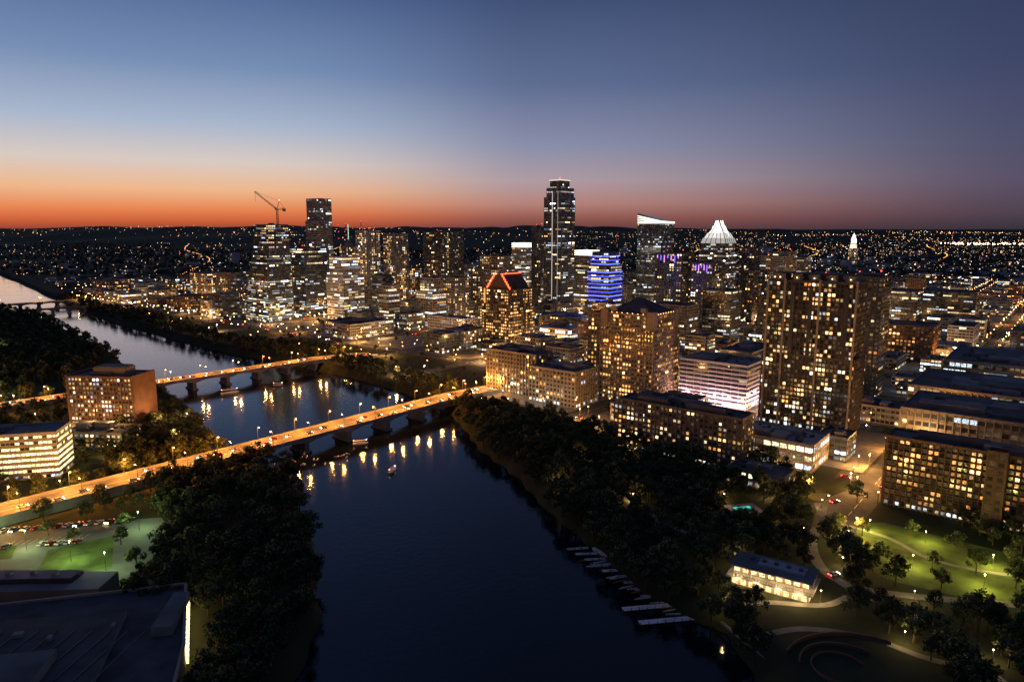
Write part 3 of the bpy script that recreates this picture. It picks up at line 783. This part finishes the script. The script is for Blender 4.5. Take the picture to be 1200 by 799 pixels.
for x in (-11, -4, 4, 11): light(x, -D_/2-2.6, 3.0, 900, (1, .68, .3), ob, .3); light(x, -D_/2-.4, 6.9, 600, (1, .68, .3), ob, .3)
# docks
def dock(x, y, L, w, ang, n=3):
    b = MB(); b.box(0, 0, .35, .6, L, w, M_dock)
    np_ = max(1, int(L/3))
    for i in range(np_+1):
        for s in (-1, 1): b.cyl(-L/2+i*L/np_, s*(w/2+.15), -2, 1.3, .14, .14, M_bark, 6)
    for i in range(n): b.box(R.uniform(-L*.4, L*.4), R.uniform(-.3, .3)*w, .61, .85, 1.6, .5, M_hull)
    b.obj('boat_dock', (x, y, 0), ang)
for i in range(9): dock(29+i*3.3, 291-i*5.0, R.uniform(8, 13), 1.8, math.radians(8+R.uniform(-9, 9)))
b = MB(); b.beam((36, 291, .4), (60, 252, .4), 1.4, M_dock); b.obj('boat_dock')
dock(53, 243, 24, 2.6, math.radians(9), 6); dock(58, 234, 25, 2.6, math.radians(9), 6)
# rowing shells beside docks
for i in range(16):
    b = MB(); k = len(b.v); L_ = R.uniform(6, 10)
    for z, w in ((0, .25), (.45, .42)):
        for x in (-1, -.5, 0, .5, 1):
            ww_ = w*(1-abs(x)**2.2)+.03
            b.v += [(x*L_/2, -ww_, z), (x*L_/2, ww_, z)]
    mi_ = b.mi(M_hull if i % 3 else M_kayak)
    for q in range(4):
        a = k+q*2; b.f += [(a, a+2, a+12, a+10), (a+3, a+1, a+11, a+13), (a+1, a, a+2, a+3), (a+10, a+12, a+13, a+11)]; b.m += [mi_]*4; b.c += [(0, 0, 0)]*4
    b.obj('rowing_shell', (33+i*2.+R.uniform(-3, 2), 280-i*3.+R.uniform(-2, 2), .05), math.radians(R.uniform(0, 25)))
# lake basin retaining walls (partial curved terraces by the creek mouth)
mb = MB()
def arc(cx, cy, r, a0, a1, z0, z1, th, m):
    n_ = 28
    for i in range(n_):
        p = a0+(a1-a0)*i/n_; q = a0+(a1-a0)*(i+1)/n_
        pts = [(cx+rr*math.cos(t_), cy+rr*math.sin(t_)) for rr, t_ in ((r, p), (r+th, p), (r+th, q), (r, q))]
        mb.prism(ccw(pts), z0, z1, m)
arc(101, 197, 8, .2, 5.2, LAND-.5, LAND+.9, .4, M_brick); arc(103, 196, 13.5, .6, 2.9, LAND-.5, LAND+1.2, .45, M_brick); arc(108, 190, 25, .9, 2.5, LAND-.5, LAND+1.3, .5, M_brick)
mb.obj('retaining_wall')
path('park_path', [(78, 212), (86, 216), (100, 219), (118, 214), (132, 202), (146, 196)], 3, LAND+.095, M_walk)
mb = MB()
mb.beam((74, 228, 3), (88, 190, 3), .8, M_conc); mb.obj('creek_wall')
# pool
pm = bpy.data.materials.new('lit_pool_water'); pm.use_nodes = True
pp = pm.node_tree.nodes['Principled BSDF']; pp.inputs['Base Color'].default_value = (.05, .4, .36, 1); pp.inputs['Roughness'].default_value = .05
pp.inputs['Emission Color'].default_value = (.08, .75, .55, 1); pp.inputs['Emission Strength'].default_value = .9
b = MB(); b.box(0, 0, 0, .25, 16, 11, M_walk); b.box(0, 0, .26, .3, 9, 4.5, pm); b.obj('hotel_pool', (112, 322, LAND+.02), .2); FP.append((112, 318, 17, 18, .2))

# ------------------------------------------------------------------ vehicles
M_glassd = mat('car_glass', (.02, .02, .025), rough=.1, spec=.8)
def carmesh(c, on=True):
    m = MB(); pm_ = mat('car_paint', c, rough=.3, spec=.6, var=.05)
    prof = [(-2.2, .35), (-2.25, .8), (-2.1, .95), (-1.6, 1.0), (1.15, .98), (2.1, .82), (2.25, .6), (2.2, .35)]
    cab = [(-1.75, .97), (-1.25, 1.42), (.35, 1.45), (1.15, .97)]
    for pr, hw0, hw1, mm in ((prof, .9, .88, pm_), (cab, .82, .66, M_glassd)):
        n_ = len(pr); k = len(m.v)
        zt = max(z for _, z in pr)
        for s in (-1, 1):
            for x, z in pr: m.v.append((x, s*(hw1 if z >= zt-.06 else hw0), z))
        i = m.mi(mm); j = m.mi(pm_)
        for q in range(n_):
            r_ = (q+1) % n_; m.f.append((k+q, k+n_+q, k+n_+r_, k+r_)); m.m.append(j if (mm is M_glassd and q == 1) else i); m.c.append((0, 0, 0))
        m.f += [tuple(k+q for q in range(n_)), tuple(k+n_+q for q in range(n_))[::-1]]; m.m += [i, i]; m.c += [(0, 0, 0)]*2
    for x in (-1.35, 1.4):
        for y in (-.88, .88):
            k = len(m.v); 
            for yy_ in (y-.1, y+.1):
                for a in range(10): m.v.append((x+.34*math.cos(a*.628), yy_, .34+.34*math.sin(a*.628)))
            i = m.mi(M_rubber)
            for a in range(10): m.f.append((k+a, k+(a+1) % 10, k+10+(a+1) % 10, k+10+a)); m.m.append(i); m.c.append((0, 0, 0))
            m.f += [tuple(k+a for a in range(10)), tuple(k+10+a for a in range(10))]; m.m += [i, i]; m.c += [(0, 0, 0)]*2
    e = 1 if on else .02
    for y in (-.65, .65):
        m.box(2.26, y, .58, .8, .1, .46, M_glow, (80*e, 62*e, 36*e)); m.box(-2.27, y, .68, .9, .1, .46, M_glow, (40*e, 1.4*e, .7*e))
    return m.mesh('car')
CM = [carmesh(c) for c in ((.5, .5, .5), (.05, .05, .06), (.35, .03, .03), (.7, .7, .7), (.04, .08, .2))]
PM = [carmesh(c, False) for c in ((.5, .5, .5), (.05, .05, .06), (.35, .03, .03), (.7, .7, .7))]
def car(ms, x, y, z, a, nm='car'):
    o = bpy.data.objects.new(nm, R.choice(ms)); o.location = (x, y, z); o.rotation_euler = (0, 0, a); col.objects.link(o)
for (pt, L, st_, w) in ((pt1, L1, st1, 19), (pt2, L2, st2, 17)):
    a1 = math.atan2(pt(1, 0, 0)[1]-pt(0, 0, 0)[1], pt(1, 0, 0)[0]-pt(0, 0, 0)[0])
    s = 170
    while s < L-8:
        lane = R.choice([-1.8, -4.8, 1.8, 4.8]); z = float(np.interp(s, [q[0] for q in st_], [q[1] for q in st_]))
        x, y, _ = pt(s, lane, 0); car(CM, x, y, z+.02, a1 if lane > 0 else a1+math.pi); s += R.uniform(5.5, 16)
for i in range(18):
    if R.random() < .8: car(PM if i % 3 else CM, -249+i*4.2, 291+i*1.0, LAND+.05, math.pi/2-.1+(math.pi if R.random() < .5 else 0), 'parked_car')
    if R.random() < .5: car(PM, -246+i*3.4, 275+i*.6, LAND+.05, math.pi/2-.1, 'parked_car')
for i in range(260):
    if R.random() < .5: u = R.choice(US)+R.choice([-3.5, 3.5]); v = R.uniform(-5, 800); a = GR+math.pi/2
    else: v = R.choice(VS[:8])+R.choice([-3.5, 3.5]); u = R.uniform(-600, 600); a = GR
    x, y = P(u, v)
    if inview(x, y) and okland(x, y, 24) and not overlap(x, y, 3): car(CM, x, y, LAND+.08, a+R.choice([0, math.pi]))
for (x, y) in ((180, 349), (195, 351), (160, 330), (126, 256)): car(CM, x, y, LAND+.1, .4)

# boats
def tour_boat(x, y, a, s=1.):
    b = MB(); k = 0
    pts = [(-6, 1.7), (3, 1.8), (5.4, 1.1), (6.4, 0), (5.4, -1.1), (3, -1.8), (-6, -1.7)]
    b.prism(ccw([(q[0]*s, q[1]*s) for q in pts]), -.3, .9*s, M_hull, M_dock)
    for px in (-5, -2, 1, 4):
        for py in (-1.4, 1.4): b.box(px*s, py*s, .9*s, 2.9*s, .12, .12, M_white)
    b.box(-.5*s, 0, 2.9*s, 3.05*s, 10*s, 3.4*s, M_white)
    b.bulb(5*s, 0, 3.3*s, .3, (10, 10, 9)); b.bulb(-5.5*s, 0, 3.3*s, .3, (12, 5, 2))
    b.obj('tour_boat', (x, y, 0), a)
tour_boat(-243, 588, .6, 1.2); tour_boat(-70, 392, 1.3, .7); tour_boat(-100, 445, .3, .8); tour_boat(-212, 620, .2, .7)
for i in range(20):
    b = MB(); L_ = 3.4
    pts = [(-1.7, 0), (-1, .33), (0, .4), (1, .33), (1.7, 0), (1, -.33), (0, -.4), (-1, -.33)]
    b.prism(ccw(pts), -.05, .3, M_kayak, M_hull)
    b.box(0, 0, .3, .5, .5, .4, M_dark); b.bulb(1.2, 0, .6, .09, (14, 9, 4)); b.obj('kayak', (-118+R.uniform(-26, 18), 410+R.uniform(-10, 14), 0), R.uniform(0, 3))

# ------------------------------------------------------------------ trees
def tree_mesh(seed, nl_, leaf):
    rr = random.Random(seed); m = MB(); bk = m.mi(M_bark)
    def limb(p, q, r0, r1):
        p = Vector(p); q = Vector(q); d = (q-p).normalized(); up = Vector((1, 0, 0)) if abs(d.z) > .9 else Vector((0, 0, 1))
        x = d.cross(up).normalized(); y = d.cross(x); k = len(m.v)
        for o, r_ in ((p, r0), (q, r1)):
            for a in range(6): m.v.append(tuple(o+x*r_*math.cos(a*1.047)+y*r_*math.sin(a*1.047)))
        for a in range(6): m.f.append((k+a, k+(a+1) % 6, k+6+(a+1) % 6, k+6+a)); m.m.append(bk); m.c.append((0, 0, 0))
    limb((0, 0, -.03), (.01, 0, .3), .03, .02); limb((.01, 0, .3), (.02, .02, .62), .02, .01)
    cl_ = []
    for i in range(9):
        a = i*2.4+rr.uniform(-.4, .4); rad = rr.uniform(.14, .36); z = rr.uniform(.38, .85)
        if z > .7: rad *= .6
        e = (rad*math.cos(a), rad*math.sin(a), z); limb((.01, 0, rr.uniform(.25, .45)), e, .013, .004); cl_.append((e, rr.uniform(.11, .19)))
    cl_.append(((0, 0, .86), .13)); 
    for _ in range(5): 
        a = rr.uniform(0, 6.28); cl_.append(((.25*math.cos(a), .25*math.sin(a), rr.uniform(.35, .6)), .12))
    for i in range(nl_):
        (cx, cy, cz), s = rr.choice(cl_)
        v = Vector((rr.gauss(0, 1), rr.gauss(0, 1), rr.gauss(0, .75))).normalized()*s*rr.random()**.4
        c_ = Vector((cx, cy, cz))+v; nrm = (v.normalized()+Vector((rr.uniform(-.7, .7), rr.uniform(-.7, .7), rr.uniform(-.2, .9)))).normalized()
        x = nrm.cross(Vector((0, 0, 1)) if abs(nrm.z) < .9 else Vector((1, 0, 0))).normalized(); y = nrm.cross(x)
        a = rr.uniform(0, 3); x2 = x*math.cos(a)+y*math.sin(a); y2 = y*math.cos(a)-x*math.sin(a); ls = leaf*rr.uniform(.6, 1.3)
        m.face([tuple(c_-x2*ls), tuple(c_-y2*ls*.6), tuple(c_+x2*ls), tuple(c_+y2*ls*.6)], M_leaf if (v.z > 0 and rr.random() < .7) else M_leafd)  # light and shade put into leaf colour: paler clump tops, darker undersides
    return m.mesh('oak_tree')
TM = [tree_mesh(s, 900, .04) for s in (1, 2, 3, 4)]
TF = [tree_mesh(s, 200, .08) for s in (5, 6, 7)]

def inpoly(x, y, poly):
    ins = np.zeros(x.shape, bool); n_ = len(poly)
    for i in range(n_):
        x0, y0 = poly[i]; x1, y1 = poly[(i+1) % n_]
        ins ^= ((y0 > y) != (y1 > y)) & (x < (x1-x0)*(y-y0)/((y1-y0) or 1e-9)+x0)
    return ins
def clear(x, y, pad=3.5):
    ok = np.ones(x.shape, bool)
    for (fx, fy, w, d, rt) in FP:
        c, s = math.cos(-rt), math.sin(-rt); a = np.abs((x-fx)*c-(y-fy)*s); b = np.abs((x-fx)*s+(y-fy)*c)
        ok &= ~((a < w/2+pad) & (b < d/2+pad))
    for pl in (lawn, parking): ok &= ~inpoly(x, y, pl)
    for (p0, p1), w in ((BR1, 14), (BR2, 13), (BR3, 8), (BR4, 12)):
        dx, dy = p1[0]-p0[0], p1[1]-p0[1]; t_ = np.clip(((x-p0[0])*dx+(y-p0[1])*dy)/(dx*dx+dy*dy), 0, 1)
        ok &= np.hypot(x-p0[0]-t_*dx, y-p0[1]-t_*dy) > w
    for pi_, pth in enumerate(PTH):
        for a, b in zip(pth[:-1], pth[1:]):
            dx, dy = b[0]-a[0], b[1]-a[1]; t_ = np.clip(((x-a[0])*dx+(y-a[1])*dy)/(dx*dx+dy*dy), 0, 1)
            ok &= np.hypot(x-a[0]-t_*dx, y-a[1]-t_*dy) > (5.5 if pi_ < 3 else 3.2)
    ok &= np.hypot(x-104, y-200) > 26
    return ok
def onstreet(x, y):
    u = (x-O[0])*B[0]+(y-O[1])*B[1]; v = (x-O[0])*A[0]+(y-O[1])*A[1]
    du = np.abs((u+50) % 100-50); dv = np.minimum(np.abs((v-10+50) % 100-50), np.abs(v))
    return (v > -8) & ((du < 8) | (dv < 8))
pts = []; CELL = {}
def scatter(n_, x0, x1, y0, y1, cond, hmin, hmax, pad=3.5, cell=6.2):
    x = NR.uniform(x0, x1, n_); y = NR.uniform(y0, y1, n_); d_, nn_ = sdf(x, y)
    k = cond(x, y, d_, nn_) & (np.abs(x) < .85*y+60)
    x = x[k]; y = y[k]; k = clear(x, y, pad)
    for a, b in zip(x[k], y[k]):
        a = float(a); b = float(b); ca = int(a//cell); cb = int(b//cell); bad = False
        for i in (-1, 0, 1):
            for j in (-1, 0, 1):
                for (pa, pb) in CELL.get((cell, ca+i, cb+j), ()):
                    if (pa-a)**2+(pb-b)**2 < cell*cell: bad = True
        if bad: continue
        CELL.setdefault((cell, ca, cb), []).append((a, b)); pts.append((a, b, R.uniform(hmin, hmax)))
vof = lambda x, y: (x-O[0])*A[0]+(y-O[1])*A[1]
scatter(14000, -120, 220, 150, 600, lambda x, y, d, n_: n_ & (d > .5) & (vof(x, y) < -12) & (x < 150) & ~((x > 78) & (y < 262) & (x < 125)), 8, 15)
scatter(16000, -900, 60, 540, 1400, lambda x, y, d, n_: n_ & (d > 1) & (d < 42+14*np.sin(x*.02)), 8, 14, 3.5, 7)
scatter(14000, -420, -60, 120, 600, lambda x, y, d, n_: ~n_ & (d > 1) & (d < 62) , 8, 16)
scatter(7000, -900, -120, 200, 1100, lambda x, y, d, n_: ~n_ & (d > 40) & (np.sin(x*.03)*np.sin(y*.027+1) > -.25), 7, 13, 5, 8)
scatter(16000, -1300, -400, 600, 1800, lambda x, y, d, n_: ~n_ & (d > 3) & (d < 130), 8, 14, 3.5, 8.5)
scatter(4000, -900, 1500, 500, 2000, lambda x, y, d, n_: n_ & (d > 20) & (vof(x, y) > -10) & ~onstreet(x, y), 5, 9, 1.5, 6)
scatter(2600, 130, 330, 150, 320, lambda x, y, d, n_: n_ & (x > 205) | (y < 230) & (x > 150) , 8, 13)
scatter(9000, -3200, 3600, 1800, 4800, lambda x, y, d, n_: (d > 15) & (np.sin(x*.004)*np.sin(y*.003) > -.5), 11, 18, 0, 15)
print('trees', len(pts))
R.shuffle(pts)
near = [p for p in pts if p[1] < 560]; farp = [p for p in pts if p[1] >= 560]
def instancer(name, P_, tm):
    v = []; f = []
    for x, y, h_ in P_:
        a = R.uniform(0, 6.28); s = h_/math.sqrt(2)
        k = len(v); d_ = sd1(x, y)[0]; zt = LAND-.05-max(0, (9-d_)*.45)
        if math.hypot(x, y) > 4000: zt = gz(x, y)-2
        for q in range(4): v.append((x+s*math.cos(a+q*math.pi/2), y+s*math.sin(a+q*math.pi/2), zt))
        f.append((k, k+1, k+2, k+3))
    me = bpy.data.meshes.new(name); me.from_pydata(v, [], f)
    o = bpy.data.objects.new(name, me); col.objects.link(o)
    o.instance_type = 'FACES'; o.use_instance_faces_scale = True; o.show_instancer_for_render = False; o.show_instancer_for_viewport = False
    c = bpy.data.objects.new('tree', tm); col.objects.link(c); c.parent = o
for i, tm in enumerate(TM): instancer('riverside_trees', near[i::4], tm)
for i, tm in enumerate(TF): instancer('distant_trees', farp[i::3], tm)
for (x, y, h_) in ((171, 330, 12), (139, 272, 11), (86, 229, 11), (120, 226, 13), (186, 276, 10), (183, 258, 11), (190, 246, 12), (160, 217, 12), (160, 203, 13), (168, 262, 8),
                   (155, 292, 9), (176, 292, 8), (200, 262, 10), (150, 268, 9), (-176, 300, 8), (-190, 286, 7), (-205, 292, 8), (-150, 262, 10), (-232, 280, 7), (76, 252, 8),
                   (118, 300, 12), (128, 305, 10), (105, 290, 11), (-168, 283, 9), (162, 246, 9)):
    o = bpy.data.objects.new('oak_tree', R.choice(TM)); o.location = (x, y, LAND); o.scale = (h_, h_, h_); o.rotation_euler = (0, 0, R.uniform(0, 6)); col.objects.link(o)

# park + lot lamps
def plamp(x, y, p_, c, hh=6):
    b = MB(); b.cyl(0, 0, 0, hh, .1, .07, M_metal, 8); b.cyl(0, 0, 0, .4, .22, .18, M_conc, 8); b.cyl(0, 0, hh, hh+.12, .45, .3, M_metal, 8)
    b.bulb(0, 0, hh-.25, .3, (c[0]*30, c[1]*30, c[2]*30))
    o = b.obj('park_lamp', (x, y, LAND)); light(0, 0, hh-.8, p_, c, o, .3)
for (x, y) in ((160, 296), (178, 284), (160, 262), (192, 262), (178, 246), (204, 250), (145, 285)): plamp(x, y, 6500, (1, .84, .2))
for (x, y) in ((132, 262), (128, 290), (146, 236), (150, 322), (90, 262), (112, 236), (76, 232), (128, 210), (150, 200)): plamp(x, y, 1500, (1, .66, .27), 5)
for (x, y) in ((-205, 278), (-180, 268), (-168, 298), (-235, 292), (-160, 258)): plamp(x, y, 7000, (.66, 1, .42), 9)
for (x, y) in ((105, 330), (130, 335), (118, 308), (70, 400), (150, 372), (60, 330), (40, 392), (10, 450), (-14, 470), (26, 345)): plamp(x, y, 2200, (1, .55, .2), 5)
for (x, y) in ((178, 345), (198, 356), (230, 340), (152, 342), (196, 380)): plamp(x, y, 20000, (1, .45, .11), 8)
for (x, y) in ((-240, 400), (-215, 430), (-300, 420), (-230, 340), (-225, 470), (-330, 470)): plamp(x, y, 7000, (1, .55, .18), 8)
for (x, y) in ((-420, 560), (-500, 640), (-470, 600), (-560, 760), (-620, 820), (-380, 520)): plamp(x, y, 8000, (.95, 1, .5), 9)
# facade uplights, and fill lights added for the white hotel
g2 = bpy.data.objects['parking_garage']
for i in range(5): light(-22+i*11, -26, 6, 8000, (1, .55, .6), g2, .8)
for i in range(3): light(33, -12+i*12, 8, 6000, (1, .55, .6), g2, .8)
for i in range(4): light(-20+i*13, -22, 10, 1500, (1, .78, .55), wh1, .8)  # added fill to make the hotel walls show, no fixture modelled
for i in range(3): light(-14+i*14, -27, 9, 1500, (1, .78, .55), wh2, .8)  # same added fill for the wing walls
hyo = bpy.data.objects['riverside_brick_hotel']
for i in range(3): light(-14+i*15, -24, 14, 4000, (1, .55, .2), hyo, .8)
light(36, -4, 14, 10000, (1, .5, .18), hyo, .8)

# ------------------------------------------------------------------ world
w = bpy.data.worlds.new('World'); scene.world = w; w.use_nodes = True
nt = w.node_tree; n = nt.nodes; l = nt.links
bg = n['Background']; bg.inputs['Strength'].default_value = 1.0
tc = n.new('ShaderNodeTexCoord'); sp = n.new('ShaderNodeSeparateXYZ'); l.new(tc.outputs['Generated'], sp.inputs[0])
mz = n.new('ShaderNodeMath'); mz.operation = 'MULTIPLY'; mz.inputs[1].default_value = 2.0; mz.use_clamp = True; l.new(sp.outputs['Z'], mz.inputs[0])
cm = n.new('ShaderNodeCombineXYZ'); l.new(sp.outputs['X'], cm.inputs[0]); l.new(sp.outputs['Y'], cm.inputs[1])
nm = n.new('ShaderNodeVectorMath'); nm.operation = 'NORMALIZE'; l.new(cm.outputs[0], nm.inputs[0])
dt = n.new('ShaderNodeVectorMath'); dt.operation = 'DOT_PRODUCT'; l.new(nm.outputs[0], dt.inputs[0])
SA = math.radians(-30); dt.inputs[1].default_value = (math.sin(SA), math.cos(SA), 0)
def ramp(stops):
    r_ = n.new('ShaderNodeValToRGB'); e = r_.color_ramp.elements
    while len(e) < len(stops): e.new(.5)
    for i, (p_, c) in enumerate(stops): e[i].position = p_; e[i].color = s2l(c)+(1,)
    l.new(mz.outputs[0], r_.inputs[0]); return r_
rs = ramp([(0, (146, 70, 54)), (.02, (204, 96, 58)), (.05, (232, 134, 82)), (.10, (238, 184, 140)), (.17, (216, 202, 194)), (.26, (170, 183, 205)), (.40, (118, 142, 180)), (.58, (78, 102, 148)), (1, (60, 80, 126))])
rm = ramp([(0, (104, 64, 66)), (.03, (150, 90, 80)), (.07, (182, 132, 122)), (.13, (176, 156, 163)), (.22, (140, 144, 170)), (.38, (94, 109, 147)), (.58, (64, 80, 118)), (1, (52, 66, 104))])
ra = ramp([(0, (56, 50, 60)), (.04, (80, 66, 80)), (.11, (88, 80, 103)), (.2, (78, 80, 108)), (.38, (60, 69, 102)), (.58, (50, 59, 88)), (1, (44, 53, 82))])
def mrange(a, b):
    m_ = n.new('ShaderNodeMapRange'); m_.interpolation_type = 'SMOOTHSTEP'; m_.inputs['From Min'].default_value = a; m_.inputs['From Max'].default_value = b; l.new(dt.outputs['Value'], m_.inputs['Value']); return m_
x1 = n.new('ShaderNodeMix'); x1.data_type = 'RGBA'; a1 = mrange(.38, .90); l.new(a1.outputs[0], x1.inputs[0]); l.new(ra.outputs[0], x1.inputs[6]); l.new(rm.outputs[0], x1.inputs[7])
x2 = n.new('ShaderNodeMix'); x2.data_type = 'RGBA'; a2 = mrange(.85, .998); l.new(a2.outputs[0], x2.inputs[0]); l.new(x1.outputs[2], x2.inputs[6]); l.new(rs.outputs[0], x2.inputs[7])
sk = n.new('ShaderNodeTexSky'); sk.sky_type = 'NISHITA'; sk.sun_disc = False; sk.sun_elevation = math.radians(-3); sk.sun_rotation = SA
vs = n.new('ShaderNodeVectorMath'); vs.operation = 'SCALE'; vs.inputs['Scale'].default_value = .01; l.new(sk.outputs[0], vs.inputs[0])
ad = n.new('ShaderNodeVectorMath'); ad.operation = 'ADD'; l.new(x2.outputs[2], ad.inputs[0]); l.new(vs.outputs[0], ad.inputs[1])
l.new(ad.outputs[0], bg.inputs['Color'])
sl = bpy.data.lights.new('afterglow_sun', 'SUN'); sl.energy = .03; sl.angle = math.radians(20); sl.color = (1, .6, .4)
so = bpy.data.objects.new('afterglow_sun', sl); col.objects.link(so)
so.rotation_euler = Vector((-math.sin(SA), -math.cos(SA), -.06)).to_track_quat('-Z', 'Y').to_euler()

cam = bpy.data.cameras.new('camera'); cam.lens = 24.6; cam.sensor_width = 36; cam.clip_end = 120000; cam.clip_start = 1
co = bpy.data.objects.new('camera', cam); co.location = (0, 0, 140); co.rotation_euler = (math.radians(90-9.11), 0, 0); col.objects.link(co)
scene.camera = co
scene.view_settings.view_transform = 'Standard'; scene.view_settings.look = 'None'; scene.view_settings.exposure = 0
print('objects', len(bpy.data.objects))
